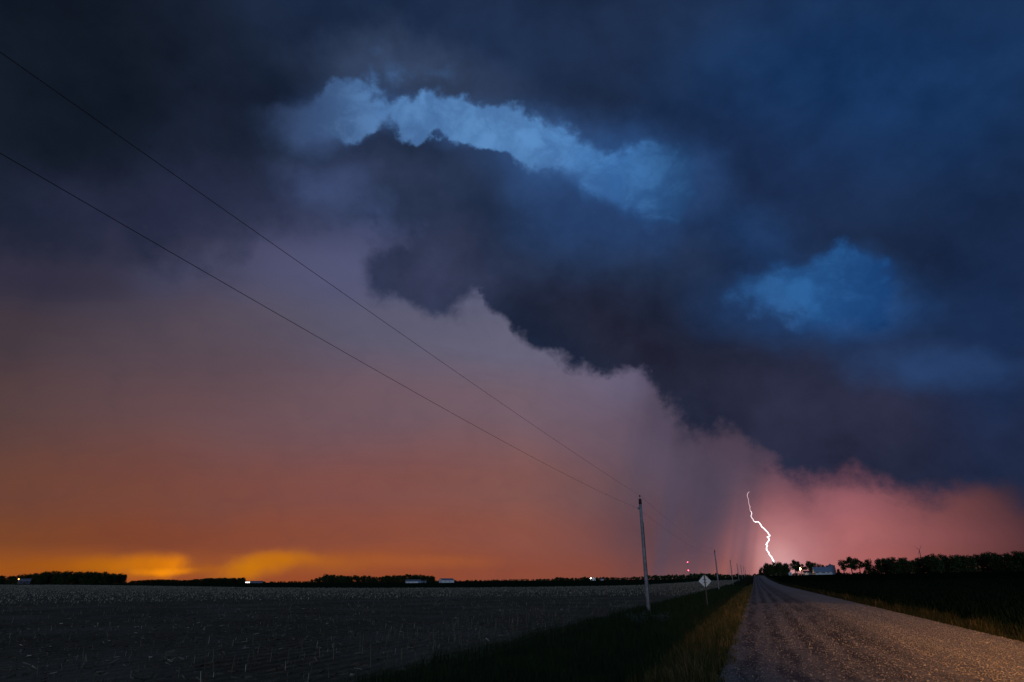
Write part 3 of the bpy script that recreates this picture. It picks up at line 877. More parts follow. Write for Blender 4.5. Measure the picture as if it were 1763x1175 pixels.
# loose gravel on the road
n = 34000
u = rng.uniform(0, 1, n)
Y = 8.0 * (48 / 8.0) ** u
side = rng.uniform(0, 1, n)
X = np.where(side < 0.62, rng.uniform(3.0, 6.3, n), np.where(side < 0.86, rng.uniform(1.0, 3.3, n), rng.uniform(-0.85, 1.0, n)))
Z = H(X, Y) + 0.030 + road_relief(X, Y)
s = rng.uniform(0.005, 0.016, n) * np.where(rng.uniform(0, 1, n) < 0.06, 1.7, 1.0)
dirs = np.array([(1, 0, 0), (0, 1, 0), (-1, 0, 0), (0, -1, 0), (0, 0, 1), (0, 0, -1)], float)
rot = rng.uniform(0, 2 * np.pi, n)
cr, sr = np.cos(rot), np.sin(rot)
V = np.empty((n, 6, 3))
for q in range(6):
    j = dirs[q] * rng.uniform(0.6, 1.35, (n, 1)) + rng.normal(0, 0.22, (n, 3))
    V[:, q, 0] = X + s * (j[:, 0] * cr - j[:, 1] * sr)
    V[:, q, 1] = Y + s * (j[:, 0] * sr + j[:, 1] * cr)
    V[:, q, 2] = Z + s * 0.35 + s * 0.8 * j[:, 2]
tri = np.array([0, 1, 4, 1, 2, 4, 2, 3, 4, 3, 0, 4, 1, 0, 5, 2, 1, 5, 3, 2, 5, 0, 3, 5])
L = (np.arange(n)[:, None] * 6 + tri[None]).ravel()
M['stone'] = mat_blades("loose stones", [(0.2, (0.10, 0.085, 0.075)), (0.5, (0.24, 0.20, 0.165)), (0.75, (0.40, 0.34, 0.28)), (0.9, (0.6, 0.54, 0.46))], 8.0)
o = fast_mesh('loose_gravel', V.reshape(-1, 3), L, np.full(n * 8, 3), 'stone')
kind(o, 'stuff', 'loose tan stones scattered over the gravel road')


# ------------------------------------------------------------------ utility poles and wires
LINE_X = -7.85
POLE_Y = [51.7, 156.0, 258.0, 360.0, 462.0, 564.0, 666.0]


def make_pole():
    t = thing('utility_pole', 'x', 'utility pole')
    MB().tube([(0, 0, -0.6), (0, 0, 3.0), (0, 0, 7.2), (0, 0, 8.0)], [0.165, 0.15, 0.115, 0.11], 12).build('shaft', 'pole', t, True)
    MB().tube([(0, 0, 8.002), (0, 0, 8.42)], [0.125, 0.118], 12).build('pole_top', 'pole_dark', t, True)
    pin = MB().tube([(0, 0, 8.43), (0, 0, 8.62)], 0.02, 6).build('insulator_pin', 'galv', t)
    MB().tube([(0, 0, 8.60), (0, 0, 8.64), (0, 0, 8.68), (0, 0, 8.72)], [0.05, 0.075, 0.05, 0.03], 10).build('insulator', 'porcelain', pin, True)
    brk = MB().box((-0.15, 0, 7.70), (0.08, 0.05, 0.22)).build('neutral_bracket', 'galv', t)
    MB().tube([(-0.20, 0, 7.66), (-0.20, 0, 7.70), (-0.20, 0, 7.74)], [0.04, 0.05, 0.04], 8).build('spool_insulator', 'porcelain', brk, True)
    MB().box((0.135, -0.10, 3.4), (0.03, 0.05, 6.4)).build('ground_wire_moulding', 'pole_dark', t)
    MB().box((0, -0.165, 1.9), (0.12, 0.012, 0.16)).build('pole_tag', 'galv', t)
    return t


def copy_tree(root, loc, rz=0.0, label=None, group=None, scale=None):
    r = root.copy()
    COL.objects.link(r)
    r.location = loc
    r.rotation_euler = (0, 0, rz)
    if scale:
        r.scale = scale
    if label:
        r['label'] = label
    if group:
        r['group'] = group
    for ch in list(root.children):
        c = ch.copy()
        COL.objects.link(c)
        c.parent = r
        for g in list(ch.children):
            d = g.copy()
            COL.objects.link(d)
            d.parent = c
    return r


pole_labels = ['tall weathered wooden utility pole standing at the stubble field edge before the diamond sign',
               'utility pole beyond the diamond sign, next along the line from the tallest pole',
               'third wooden utility pole along the power line from the tallest one',
               'fourth utility pole along the power line, thin and far off',
               'fifth utility pole along the power line, thin and far off',
               'sixth utility pole along the power line where it nears the farmstead trees',
               'last faint utility pole of the line where the road vanishes']
p0 = make_pole()
P_BASE = []
for i, py in enumerate(POLE_Y):
    z = h1(LINE_X, py)
    P_BASE.append((LINE_X, py, z))
    if i == 0:
        p0.location = (LINE_X, py, z)
        p0['label'] = pole_labels[0]
        p0['group'] = 'utility poles along the road'
    else:
        copy_tree(p0, (LINE_X, py, z), random.uniform(-0.1, 0.1), pole_labels[i], 'utility poles along the road')


def wire(x, ends, coef, n, name, label, r=0.0056):
    y0, z0, y1, z1 = ends
    pts = []
    for k in range(n + 1):
        f = k / n
        y = y0 + (y1 - y0) * f
        z = z0 + (z1 - z0) * f - coef * (y - y0) * (y1 - y)
        pts.append((x, y, z))
    o = MB().tube(pts, r, 5).build(name, 'wire', None, True)
    tag(o, label, 'wire', 'wires of the power line')


zt, zn = P_BASE[0][2] + 8.70, P_BASE[0][2] + 7.70
wire(LINE_X, (-53.0, 8.95, POLE_Y[0], zt), 2.6e-4, 90, 'power_wire', 'upper black wire sweeping overhead from the tallest pole to the upper left sky')
wire(LINE_X - 0.20, (-53.0, 9.55, POLE_Y[0], zn), 5.75e-4, 90, 'power_wire', 'lower black wire sweeping overhead from below the tallest pole top')
for i in range(len(POLE_Y) - 1):
    if i < 2:
        wire(LINE_X, (POLE_Y[i], P_BASE[i][2] + 8.70, POLE_Y[i + 1], P_BASE[i + 1][2] + 8.70), 2.9e-4, 30, 'power_wire', ['upper wire between the tallest pole and the pole after the sign', 'upper wire between the second and third utility poles'][i])
        wire(LINE_X - 0.20, (POLE_Y[i], P_BASE[i][2] + 7.70, POLE_Y[i + 1], P_BASE[i + 1][2] + 7.70), 3.3e-4, 30, 'power_wire', ['lower wire between the tallest pole and the pole after the sign', 'lower wire between the second and third utility poles'][i])

# ------------------------------------------------------------------ sodium street lamp at the junction behind the photographer
lamp = thing('street_lamp', 'tall sodium street lamp lighting the right half of the gravel road', 'street lamp', (9.2, -14.0, h1(9.2, -14.0)))
MB().tube([(0, 0, -0.5), (0, 0, 8.7)], [0.14, 0.10], 10).build('post', 'pole', lamp, True)
MB().tube([(0, 0, 8.3), (-1.6, 0, 8.8), (-3.6, 0, 8.9)], 0.04, 8).build('arm', 'galv', lamp, True)
MB().box((-3.9, 0, 8.92), (0.9, 0.34, 0.16)).build('lamp_head', 'galv', lamp)
MB().box((-3.9, 0, 8.83), (0.6, 0.26, 0.015)).build('lamp_lens', 'lamp_warm', lamp)
ld = bpy.data.lights.new("street_lamp_light", 'SPOT')
ld.energy = 125000.0
ld.color = (1.0, 0.46, 0.13)
ld.spot_size = rad(50.0)
ld.spot_blend = 1.0
ld.shadow_soft_size = 0.12
lo = bpy.data.objects.new("street_lamp_light", ld)
COL.objects.link(lo)
lo.parent = lamp
lo.location = (-3.9, 0.0, 8.80)
lo.rotation_euler = Vector((0.21, 1.0, -0.18)).to_track_quat('-Z', 'Y').to_euler()

# ------------------------------------------------------------------ road sign (seen from behind)
SX, SY = -4.55, 66.5
sz = h1(SX, SY)
t = thing('road_sign', 'bare metal back of a diamond road sign on a thin dark post', 'road sign', (SX, SY, sz), rad(-4))
hs = 0.60
cz = 1.42 - sz
prof = []
for cxs, czs, a0 in ((0, hs, 45), (-hs, 0, 135), (0, -hs, 225), (hs, 0, 315)):
    for q in range(5):
        th = rad(a0 + q * 22.5)
        d = Vector((cxs, 0, czs)) * (1 - 0.12)
        prof.append((d.x + 0.05 * math.cos(th), cz + d.z + 0.05 * math.sin(th)))
MB().prism(prof, 0.0, 0.006).build('sign_plate', 'sign_back', t)
pm = MB()
pm.box((0, -0.045, (cz + 0.55 - 0.5) / 2), (0.075, 0.03, cz + 0.55 + 0.5))
pm.box((-0.045, -0.018, (cz + 0.55 - 0.5) / 2), (0.018, 0.034, cz + 0.55 + 0.5))
pm.box((0.045, -0.018, (cz + 0.55 - 0.5) / 2), (0.018, 0.034, cz + 0.55 + 0.5))
pm.build('post', 'post', t)
for dz in (-0.14, 0.14):
    brc = MB().box((0, -0.0315, cz + dz), (0.30, 0.05, 0.05)).build('brace', 'post', t)
    MB().tube([(0, -0.064, cz + dz), (0, -0.078, cz + dz)], 0.018, 6).build('bolt', 'galv', brc)


# ------------------------------------------------------------------ blue-grey weeds in the ditch
def weed(x, y, w, hgt, label):
    r = random.Random(int(x * 100))
    t = thing('weed_clump', label, 'weeds', (x, y, h1(x, y)), 0.0, 'weeds in the ditch')
    st = MB()
    V, F = [], []
    for q in range(16):
        a, f = r.uniform(0, 6.28), r.uniform(0.2, 1.0)
        tip = Vector((math.cos(a) * w * f, math.sin(a) * w * f, hgt * r.uniform(0.6, 1.0)))
        st.tube([(tip.x * 0.3, tip.y * 0.3, -0.05), tuple(tip * 0.6), tuple(tip)], [0.012, 0.008, 0.004], 4)
        for _ in range(26):
            p = tip * r.uniform(0.35, 1.0) + Vector((r.gauss(0, 0.07), r.gauss(0, 0.07), r.gauss(0, 0.05)))
            p.z = max(p.z, 0.05)
            s_ = r.uniform(0.03, 0.065)
            n1 = Vector((r.gauss(0, 1), r.gauss(0, 1), r.gauss(0, 1))).normalized()
            n2 = n1.orthogonal().normalized()
            n3 = n1.cross(n2)
            b = len(V)
            V += [tuple(p - n2 * s_), tuple(p - n3 * s_ * 0.45), tuple(p + n2 * s_), tuple(p + n3 * s_ * 0.45)]
            F.append((b, b + 1, b + 2, b + 3))
    st.build('stems', 'dark_grass', t)
    mesh_obj('leaves', V, F, 'weed', t)


weed(-6.2, 37.5, 0.9, 1.0, 'broad blue-grey weed clump in the dark ditch near the tallest pole')
weed(-5.6, 41.5, 0.7, 0.85, 'smaller blue-grey weed clump in the ditch, between the tallest pole and the sign')

# ------------------------------------------------------------------ trees
def make_tree(seed, h, spread_, form):
    r = random.Random(seed)
    t = thing('tree', 'x', 'tree')
    tb = MB()
    lean = r.uniform(-0.25, 0.25)
    th = h * (0.40 if form in ('open', 'lean') else 0.26)
    tb.tube([(0, 0, -0.4), (lean * 0.3, 0, th * 0.5), (lean, 0.1, th)], [0.034 * h, 0.026 * h, 0.020 * h], 8)
    lobes = []
    nl = {'round': 12, 'open': 11, 'tall': 11, 'lean': 10}[form]
    zlo = {'round': 0.20, 'open': 0.36, 'tall': 0.22, 'lean': 0.34}[form]
    for i in range(nl):
        a = 2 * math.pi * i / nl + r.uniform(-0.5, 0.5)
        f = r.uniform(0.25, 1.0)
        rr = spread_ * h * f * (0.55 if form == 'tall' else 0.85)
        zz = h * (zlo + (0.86 - zlo) * (i + 0.5) / nl * (1.12 - 0.22 * f))
        ox = 0.30 * h * (zz / h - 0.2) if form == 'lean' else 0.0
        c = Vector((rr * math.cos(a * 2.4) + ox, rr * math.sin(a * 2.4), zz))
        R = h * r.uniform(0.13, 0.20) * (0.78 if form in ('open', 'lean') else 1.0)
        lobes.append((c, R, 150))
        tb.tube([(lean * 0.8, 0.08, th * 0.8), tuple((Vector((lean, 0.1, th)) + c) / 2 + Vector((0, 0, 0.3))), tuple(c)], [0.014 * h, 0.009 * h, 0.004 * h], 5)
    lobes.append((Vector((0.1 + (0.2 * h if form == 'lean' else 0), 0, h * 0.87)), h * 0.13, 120))
    if form in ('round', 'tall'):
        lobes += [(Vector((0, 0, h * 0.55)), h * 0.25, 260), (Vector((0, 0, h * 0.28)), h * 0.24, 260)]
        for q in range(5):      # low boughs and undergrowth round the foot
            a = q * 1.257 + r.uniform(-0.3, 0.3)
            lobes.append((Vector((math.cos(a) * h * 0.22, math.sin(a) * h * 0.22, h * r.uniform(0.07, 0.13))), h * 0.12, 110))
    tb.build('trunk', 'bark', t, True)
    V, F = [], []
    for c, R, cnt in lobes:
        for _ in range(cnt):
            u = Vector((r.gauss(0, 1), r.gauss(0, 1), r.gauss(0, 1) * 0.85)).normalized()
            p = c + u * (R * (0.15 + 0.95 * r.random() ** 0.6))
            if p.z < 0.02 * h:
                p.z = 0.02 * h + r.random() * 0.05 * h
            s = h * r.uniform(0.018, 0.040)
            n1 = Vector((r.gauss(0, 1), r.gauss(0, 1), r.gauss(0, 1))).normalized()
            n2 = n1.orthogonal().normalized()
            n3 = n1.cross(n2)
            b = len(V)
            V += [tuple(p - n2 * s), tuple(p - n3 * s * 0.7), tuple(p + n2 * s), tuple(p + n3 * s * 0.7)]
            F.append((b, b + 1, b + 2, b + 3))
    mesh_obj('crown', V, F, 'leaf', t)
    return t


protos = [make_tree(11, 10, 0.34, 'round'), make_tree(12, 10, 0.40, 'open'), make_tree(13, 10, 0.30, 'tall'), make_tree(14, 10, 0.42, 'lean'), make_tree(15, 10, 0.36, 'round'), make_tree(16, 10, 0.33, 'tall')]
used = [False] * len(protos)


def plant(az, r, h, form, label, group, wide=1.0, sink=0.0):
    x, y = r * math.sin(rad(az)), r * math.cos(rad(az))
    z = h1(x, y) - sink
    rz = random.uniform(0, 6.28)
    sc = (h / 10 * wide, h / 10 * wide, h / 10)
    if not used[form]:
        used[form] = True
        o = protos[form]
        o.location = (x, y, z)
        o.rotation_euler = (0, 0, rz)
        o.scale = sc
        o['label'] = label
        o['group'] = group
        return o
    return copy_tree(protos[form], (x, y, z), rz, label, group, sc)


# trees round the farmstead at the end of the road
FARM = 'trees round the farmstead'
for az, r, h, form, lab in (
        (0.45, 690, 6.0, 0, 'low bushy tree hugging the road where it vanishes, left end of the farm trees'),
        (1.05, 675, 11.5, 0, 'tree the lightning seems to strike, leftmost tall one of the farm trees'),
        (1.55, 690, 13.0, 4, 'full round tree just right of the foot of the lightning'),
        (2.05, 682, 12.2, 0, 'dense dark farm tree beside the tree under the lightning'),
        (2.45, 700, 11.8, 5, 'upright farm tree left of the gap with the bright sky'),
        (3.05, 690, 14.2, 1, 'tall open tree with sky showing through, left of the yard lamp'),
        (3.50, 720, 13.2, 3, 'spreading tree rising above the bright yard lamp'),
        (4.05, 700, 13.0, 1, 'open-crowned tree between the yard lamp and the blue-roofed barn'),
        (4.55, 712, 11.5, 4, 'round tree standing behind the blue-roofed barn'),
        (5.10, 725, 9.5, 0, 'rounded tree behind the ridge of the blue-roofed barn'),
        (5.80, 700, 8.8, 5, 'slim tree right of the pointed silo'),
        (6.10, 690, 5.0, 0, 'low bush at the right end of the farmyard'),
        (0.80, 700, 9.5, 4, 'dark tree filling the gap beside the leftmost tall farm tree'),
        (1.30, 668, 10.5, 5, 'upright dark tree in front of the tree under the lightning'),
        (1.80, 672, 11.0, 4, 'broad dark tree in the middle of the dense left farm trees'),
        (2.30, 676, 10.0, 0, 'low dark tree ending the dense left farm trees, beside the outbuilding'),
        (4.30, 735, 12.0, 5, 'upright tree behind the garage and the barn'),
        (5.35, 740, 9.0, 4, 'low tree between barn ridge and silo')):
    plant(az, r, h, form, lab, FARM)
PAIR = 'wind-bent trees beside the farmstead'
for az, r, h, form, lab in (
        (6.50, 650, 12.0, 3, 'thin leaning tree standing apart, left of the wind-bent clump'),
        (7.05, 655, 14.5, 1, 'tallest wind-bent tree of the clump between farmyard and right wood'),
        (7.60, 660, 13.2, 3, 'middle wind-bent tree of the clump next to the right wood'),
        (8.15, 655, 11.8, 0, 'rounded low tree ending the wind-bent clump'),
        (8.62, 665, 5.5, 4, 'small bush in the gap before the right wood')):
    plant(az, r, h, form, lab, PAIR, 1.15)
# wood on the right
for i in range(34):
    az = 8.95 + i * 0.36 + random.uniform(-0.1, 0.1)
    h = float(np.interp(az, [8.9, 9.6, 10.4, 11.5, 13, 15, 17, 21], [12.5, 13.5, 12.0, 13.5, 15.5, 14.8, 15.5, 16.0])) * random.uniform(0.78, 1.08)
    plant(az, 650 + random.uniform(-18, 30), h, random.choice([0, 0, 4, 4, 5, 1]), 'dark tree in the long wood right of the farmstead', 'trees of the wood right of the farmstead', 1.1)
# long flat-topped wood on the far left
for i in range(46):
    az = -60.0 + i * 0.222 + random.uniform(-0.06, 0.06)
    h = float(np.interp(az, [-60, -56.4, -55.7, -54.5, -52, -50.6, -49.9], [9.5, 9.8, 12.5, 15.0, 14.2, 12.5, 11.0])) * random.uniform(0.94, 1.05)
    plant(az, 1000 + random.uniform(-15, 35), h, random.choice([0, 4, 0, 4, 5]), 'dark tree in the long flat-topped wood behind the lamp-lit house', 'trees of the flat-topped wood', 1.25)
# lower shelter belt next to the sunset
for i in range(44):
    az = -49.5 + i * 0.178 + random.uniform(-0.05, 0.05)
    h = float(np.interp(az, [-49.5, -48, -46.8, -45.8, -44.5, -41.9, -41.7], [5.0, 6.5, 6.0, 5.5, 8.5, 9.5, 8.0])) * random.uniform(0.9, 1.05)
    plant(az, 1300 + random.uniform(-20, 20), h, random.choice([0, 4]), 'low tree in the shelter belt under the orange sunset glow', 'trees of the low shelter belt', 2.0)
# wood behind the two white sheds
for i in range(36):
    az = -36.6 + i * 0.285 + random.uniform(-0.07, 0.07)
    h = float(np.interp(az, [-36.6, -36.0, -35.4, -33, -31.5, -30.6, -29.3, -27.5, -26.4], [6.0, 9.5, 12.5, 11.8, 9.5, 10.8, 12.5, 12.0, 9.0])) * random.uniform(0.88, 1.06)
    plant(az, 1080 + random.uniform(-20, 30), h, random.choice([0, 4, 1, 5]), 'dark tree in the wood behind the two white sheds', 'trees of the wood behind the sheds', 1.5)
# trees of the distant farm left of the tall pole
for i in range(15):
    az = -16.2 + i * 0.34 + random.uniform(-0.1, 0.1)
    h = random.uniform(5.5, 8.5)
    plant(az, 1340 + random.uniform(-10, 25), h, random.choice([0, 4, 5, 2]), 'small dark tree around the lit farmhouse left of the tallest pole', 'trees of the lit farmhouse', 1.7)
# (prototype 2 always finds a place above or here)
if not used[2]:
    plant(-12.9, 1345, 9.0, 2, 'slim dark tree behind the lit farmhouse left of the tallest pole', 'trees of the lit farmhouse')
for f in range(6):
    if not used[f]:
        plant(15.0 + f, 655, 14.0, f, 'dark tree in the long wood right of the farmstead', 'trees of the wood right of the farmstead')
# far wooded horizon: one dark mass of treetops, too far to tell the trees apart
def treeline(name, az0, az1, r, tops, label, step=6.0):
    V, F = [], []
    A = [a for a, _ in tops]
    Hh = [q for _, q in tops]
    s = 0.0
    total = abs(rad(az1 - az0)) * r
    rr = random.Random(int(r))
    while s < total:
        az = az0 + (az1 - az0) * s / total
        hh = float(np.interp(az, A, Hh)) * rr.uniform(0.75, 1.08)
        x, y = (r + rr.uniform(-25, 25)) * math.sin(rad(az)), (r + rr.uniform(-25, 25)) * math.cos(rad(az))
        z0 = h1(x, y)
        w = rr.uniform(0.5, 0.9) * max(hh, 5.0)
        for _ in range(34):
            u = Vector((rr.gauss(0, 1), rr.gauss(0, 1), 0)).normalized() * rr.random()
            p = Vector((x + u.x * w * 1.3, y + u.y * w * 1.3, z0 + hh * (0.02 + 0.9 * rr.random() ** 0.9 * (1 - 0.35 * u.length))))
            q = 0.17 * max(hh, 6.0) * rr.uniform(0.7, 1.4)
            n1 = Vector((rr.gauss(0, 1), rr.gauss(0, 1), rr.gauss(0, 1))).normalized()
            n2 = n1.orthogonal().normalized()
            n3 = n1.cross(n2)
            b = len(V)
            V += [tuple(p - n2 * q), tuple(p - n3 * q), tuple(p + n2 * q), tuple(p + n3 * q)]
            F.append((b, b + 1, b + 2, b + 3))
        s += step * rr.uniform(0.6, 1.3)
    o = mesh_obj(name, V, F, 'leaf')
    kind(o, 'stuff', label)


treeline('distant_treeline', -52.0, -17.0, 2300, [(-52, 4), (-45, 3.5), (-41, 4), (-38, 6), (-34, 5), (-26, 6.5), (-21, 7), (-17, 8)], 'thin dark treeline on the horizon below the orange sky')
treeline('distant_treeline', -17.5, -0.2, 2300, [(-17.5, 8), (-15, 10), (-12, 10), (-10, 10), (-8.5, 15), (-7, 17), (-5.5, 16), (-4.2, 21), (-3.2, 17), (-1.5, 15), (-0.2, 14)], 'dark wooded rise on the horizon behind the tallest pole and the sign')
treeline('distant_treeline', -1.5, 26.0, 1500, [(-1.5, 5), (0.5, 9), (6, 9), (9, 10), (26, 10)], 'dark treeline on the horizon behind the farmstead')

# ------------------------------------------------------------------ farm buildings
def place(az, r, dz=0.0):
    x, y = r * math.sin(rad(az)), r * math.cos(rad(az))
    return (x, y, h1(x, y) + dz)


def facing(az):
    """rotation that turns a building's local -Y side to the photographer"""
    return -rad(az)


def gable(t, w, dpt, eave, ridge, wall, roof, axis='x', over=0.4):
    """walls and roof; ridge along local x (axis='x') or local y"""
    hw, hd = w / 2, dpt / 2
    if axis == 'y':
        MB().prism([(-hw, -0.5), (hw, -0.5), (hw, eave), (0, ridge), (-hw, eave)], -hd, hd).build('wall', wall, t)
        k = (ridge - eave) / hw
        e = eave - over * k
        MB().prism([(-hw - over, e + 0.05), (0, ridge + 0.05), (hw + over, e + 0.05), (hw + over, e + 0.25), (0, ridge + 0.28), (-hw - over, e + 0.25)], -hd - over, hd + over).build('roof', roof, t)
    else:
        m1 = MB().prism([(-hd, -0.5), (hd, -0.5), (hd, eave), (0, ridge), (-hd, eave)], -hw, hw)
        m1.v = [(y, x, z) for x, y, z in m1.v]
        m1.f = [tuple(reversed(f)) for f in m1.f]
        m1.build('wall', wall, t)
        k = (ridge - eave) / hd
        e = eave - over * k
        m2 = MB().prism([(-hd - over, e + 0.05), (0, ridge + 0.05), (hd + over, e + 0.05), (hd + over, e + 0.25), (0, ridge + 0.28), (-hd - over, e + 0.25)], -hw - over, hw + over)
        m2.v = [(y, x, z) for x, y, z in m2.v]
        m2.f = [tuple(reversed(f)) for f in m2.f]
        m2.build('roof', roof, t)


def pane(t, name, x, y, z, w, hgt, mat='glass'):
    MB().box((x, y, z), (w, 0.10, hgt)).build(name, mat, t)


# two white sheds and a grey one before the wood
az = -28.35
t = thing('machine_shed', 'long low white shed with grey roof in front of the wood', 'shed', place(az, 900), facing(az) + rad(8))
gable(t, 19.5, 11.0, 2.0, 3.9, 'white', 'grey_metal', 'x')
for x in (-6.5, -1.5):
    pane(t, 'door', x, -5.55, 0.85, 1.3, 1.7, 'offwhite')
MB().box((7.6, -5.54, 1.0), (3.4, 0.06, 1.9)).build('side_door', 'blue_roof', t)
az = -27.45
t = thing('grey_shed', 'small dull grey shed between the two white sheds', 'shed', place(az, 905), facing(az))
gable(t, 6.0, 5.0, 1.7, 2.5, 'grey_metal', 'grey_metal', 'x', 0.25)
pane(t, 'door', 0.0, -2.55, 0.8, 1.8, 1.6, 'door')
az = -25.55
t = thing('barn', 'white barn with its bright gable end to the road', 'barn', place(az, 885), facing(az) - rad(62))
gable(t, 9.0, 17.5, 3.2, 5.2, 'white', 'grey_metal', 'y', 0.35)
pane(t, 'sliding_door', 0.0, -8.8, 1.4, 3.4, 2.8, 'offwhite')
for y in (-4.0, 2.0):
    MB().box((4.54, y, 1.7), (0.08, 1.0, 0.9)).build('window', 'glass', t)

# lamp-lit house at the far left
az = -56.0
t = thing('farmhouse', 'small pale house at the left end of the flat-topped wood', 'house', place(az, 830), facing(az))
gable(t, 9.5, 8.0, 2.6, 4.6, 'dim_wall', 'grey_metal', 'x')
for x in (-2.6, 2.4):
    pane(t, 'window', x, -4.05, 1.7, 1.2, 1.3)
pane(t, 'door', 0.0, -4.05, 1.1, 1.0, 2.1, 'door')
MB().box((2.0, 1.0, 4.6), (0.8, 0.8, 1.6)).build('chimney', 'bark', t)


def yard_lamp(az, r, h, mat, size, label):
    t = thing('yard_lamp', label, 'yard lamp', place(az, r), facing(az))
    MB().tube([(0, 0, -0.3), (0, 0, h)], [0.12, 0.09], 8).build('post', 'pole', t)
    MB().tube([(0, 0, h - 0.3), (0, -0.6, h), (0, -1.1, h)], 0.05, 6).build('arm', 'galv', t)
    mbh = MB().tube([(0, -1.1, h + 0.15), (0, -1.1, h - 0.02)], [0.12, 0.34], 10)
    hood = mbh.build('hood', 'galv', t)
    mbl = MB()
    k = []
    for i in range(7):
        a = math.pi * i / 6
        k.append((-math.cos(a) * size, max(0.02, math.sin(a) * size)))
    mbl.tube([(0, -1.1, h - 0.05 - size + z) for z, _ in k], [q for _, q in k], 10)
    mbl.build('bulb', mat, hood, True)


yard_lamp(-56.35, 820, 4.9, 'lamp_orange', 0.45, 'small orange yard light beside the pale house at the flat-topped wood')
yard_lamp(3.43, 660, 6.0, 'lamp_warm', 0.62, 'brightest yard light, glaring warm white among the farm trees near the barn')
yard_lamp(-13.25, 1290, 4.6, 'lamp_white', 0.62, 'white yard light of the far farmhouse left of the tallest pole')

# lit long shed at the end of the shelter belt
az = -41.0
t = thing('poultry_shed', 'very long low shed with a lit end at the shelter belt', 'shed', place(az, 1150), facing(az))
gable(t, 26.0, 9.0, 1.9, 3.0, 'grey_metal', 'grey_metal', 'x', 0.3)
for x in (-12.0, -10.4, -8.8, -7.2):
    MB().box((x, -4.57, 1.1), (1.3, 0.10, 1.0)).build('lit_window', 'lamp_window', t)

# far lit farmhouse
az = -13.02
t = thing('farmhouse', 'pale two-storey farmhouse beside the white yard light', 'house', place(az, 1300), facing(az))
gable(t, 7.5, 7.0, 4.2, 6.3, 'offwhite', 'grey_metal', 'y')
for x in (-1.8, 1.8):
    pane(t, 'window', x, -3.55, 2.8, 1.0, 1.3)
    pane(t, 'window', x, -3.55, 1.1, 1.0, 1.3)
az = -12.30
t = thing('garage', 'low pale garage right of the far farmhouse', 'garage', place(az, 1300), facing(az))
gable(t, 7.0, 6.0, 1.9, 2.9, 'grey_metal', 'grey_metal', 'x', 0.3)
pane(t, 'garage_door', 0.0, -3.05, 0.95, 4.5, 1.8, 'offwhite')

# farmstead at the end of the road
az = 4.95
t = thing('barn', 'barn with slate blue roof and pale front at the farmstead', 'barn', place(az, 660), facing(az) + rad(12))
gable(t, 14.0, 10.0, 2.6, 6.2, 'offwhite', 'blue_roof', 'x', 0.5)
for x in (-4.8, 0.2):
    pane(t, 'door', x, -5.05, 1.05, 2.6, 2.1, 'door')
MB().box((4.2, -5.06, 1.7), (1.6, 0.10, 1.0)).build('window', 'glass', t)
lean = MB().prism([(-6.9, -0.3), (6.9, -0.3), (6.9, 1.5), (-6.9, 1.5)], -7.6, -5.15)
lean.build('lean_to', 'offwhite', t)
az = 5.62
t = thing('silo', 'grain silo with pointed metal roof behind the blue-roofed barn', 'silo', place(az, 675), 0.0)
MB().tube([(0, 0, -0.4), (0, 0, 7.2)], 3.0, 20).build('tank', 'blue_roof', t, False)
MB().tube([(0, 0, 7.21), (0, 0, 8.9), (0, 0, 9.3)], [3.15, 0.45, 0.4], 20).build('cone_roof', 'grey_metal', t, False)
for z in (1.4, 2.9, 4.4, 5.9):
    MB().tube([(0, 0, z), (0, 0, z + 0.12)], 3.05, 20).build('hoop', 'galv', t)
az = 2.66
t = thing('pump_house', 'tiny white outbuilding left of the bright yard light', 'shed', place(az, 655), facing(az))
gable(t, 2.6, 2.4, 2.0, 2.8, 'white', 'offwhite', 'y', 0.2)
pane(t, 'door', 0.0, -1.25, 0.9, 0.8, 1.7, 'grey_metal')
az = 3.95
t = thing('garage', 'dim grey garage between the bright yard light and the barn', 'garage', place(az, 668), facing(az))
gable(t, 8.0, 6.0, 2.2, 3.4, 'grey_metal', 'door', 'x', 0.3)
pane(t, 'garage_door', -1.0, -3.05, 1.0, 3.0, 1.9, 'offwhite')

# radio mast with red beacons
az = -5.15
loc = place(az, 2400)
t = thing('radio_mast', 'slim lattice mast carrying two red beacon lights on the horizon', 'mast', loc, 0.2)
TOP = 57.5 - loc[2]
corner = [(1.4 * math.cos(a), 1.4 * math.sin(a)) for a in (0.5, 2.594, 4.689)]
for cx, cy in corner:
    MB().tube([(cx, cy, -1), (cx * 0.35, cy * 0.35, TOP)], 0.06, 5).build('leg', 'galv', t)
br = MB()
nb = 14
for i in range(nb):
    f0, f1 = i / nb, (i + 1) / nb
    for j in range(3):
        a, b_ = corner[j], corner[(j + 1) % 3]
        s0, s1 = 1 - 0.65 * f0, 1 - 0.65 * f1
        br.tube([(a[0] * s0, a[1] * s0, TOP * f0), (b_[0] * s1, b_[1] * s1, TOP * f1)], 0.03, 4)
br.build('bracing', 'galv', t)
for zf in (1.0, 0.51):
    z = TOP * zf
    MB().tube([(0, -1.2, z - 0.9), (0, -1.2, z - 0.3), (0, -1.2, z + 0.5), (0, -1.2, z + 1.0)], [0.5, 0.95, 0.95, 0.4], 10).build('red_beacon', 'lamp_red', t, True)

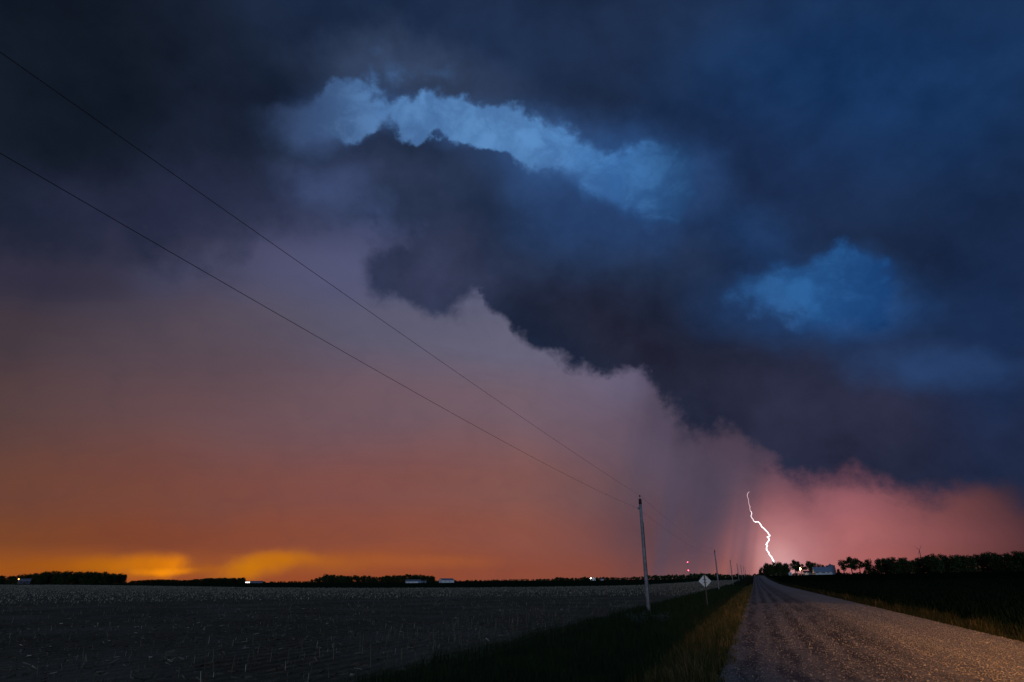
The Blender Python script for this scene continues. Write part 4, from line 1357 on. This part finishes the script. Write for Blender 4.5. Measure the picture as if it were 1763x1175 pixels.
# wind turbine
az = 11.75
loc = place(az, 3200)
t = thing('wind_turbine', 'faint three-bladed wind turbine rising above the right wood', 'wind turbine', loc, facing(az))
HUB = 106.0 - loc[2]
MB().tube([(0, 0, -2), (0, 0, HUB * 0.5), (0, 0, HUB - 1.0)], [2.1, 1.7, 1.2], 14).build('tower', 'turbine', t, True)
MB().box((0, 0.6, HUB), (2.4, 6.5, 2.4)).build('nacelle', 'turbine', t)
MB().tube([(0, -2.8, HUB), (0, -3.8, HUB), (0, -4.6, HUB)], [1.2, 1.0, 0.2], 10).build('hub', 'turbine', t, True)
for a in (128, 62, 248):
    d = Vector((math.cos(rad(a)), 0, math.sin(rad(a))))
    base = Vector((0, -3.6, HUB))
    side = Vector((-d.z, 0, d.x))
    bl = MB()
    V = []
    for f, wd in ((0.0, 0.7), (0.18, 1.5), (0.6, 0.9), (1.0, 0.25)):
        p = base + d * (1.0 + 25.0 * f)
        V += [tuple(p - side * wd * 0.5), tuple(p + Vector((0, -0.25, 0))), tuple(p + side * wd * 0.5), tuple(p + Vector((0, 0.25, 0)))]
    F = [(0, 1, 2, 3), (15, 14, 13, 12)]
    for i in range(3):
        for k in range(4):
            F.append((i * 4 + k, i * 4 + (k + 1) % 4, i * 4 + 4 + (k + 1) % 4, i * 4 + 4 + k))
    mesh_obj('blade', V, F, 'turbine', t)

# ------------------------------------------------------------------ lightning
BOLT = [(24, 3000, 359), (17, 3000, 352), (14, 3000, 338), (16, 3000, 315), (19, 3000, 296), (18, 3000, 278), (22, 3000, 268), (17, 3000, 256), (21, 3000, 246), (25, 3000, 236), (33, 3000, 230), (45, 3000, 230), (50, 3000, 221), (54, 3000, 211), (68, 3000, 196), (76, 3000, 186), (83, 3000, 174), (81, 3000, 170), (71, 3000, 168), (77, 3000, 155), (70, 3000, 147), (62, 3000, 137), (67, 3000, 133), (61, 3000, 116), (68, 3000, 104), (74, 3000, 90), (79, 3000, 79), (84, 3000, 65), (88, 3000, 48), (84, 3000, 20), (90, 3000, -2)]
rb = random.Random(4)
pts = []
for i in range(len(BOLT) - 1):
    a, b = Vector(BOLT[i]), Vector(BOLT[i + 1])
    pts.append(a)
    mid = a.lerp(b, 0.5) + Vector((rb.uniform(-2.0, 2.0), rb.uniform(-6, 6), rb.uniform(-1.5, 1.5)))
    pts.append(mid)
pts.append(Vector(BOLT[-1]))
bolt = thing('lightning_bolt', 'jagged white lightning bolt striking down behind the farm trees', 'lightning', (90, 3000, 0))
off = Vector((90, 3000, 0))
q = [p - off for p in pts]
n1, n2 = 11, 20
rads = [1.0 + 1.25 * min(1.0, i / 34.0) + rb.uniform(-0.25, 0.25) for i in range(len(q))]
MB().tube(q[:n1], rads[:n1], 6).build('upper_channel', 'bolt_dim', bolt)
MB().tube(q[n1 - 1:n2], rads[n1 - 1:n2], 6).build('middle_channel', 'bolt_mid', bolt)
MB().tube(q[n2 - 1:], rads[n2 - 1:], 6).build('lower_channel', 'bolt_hot', bolt)
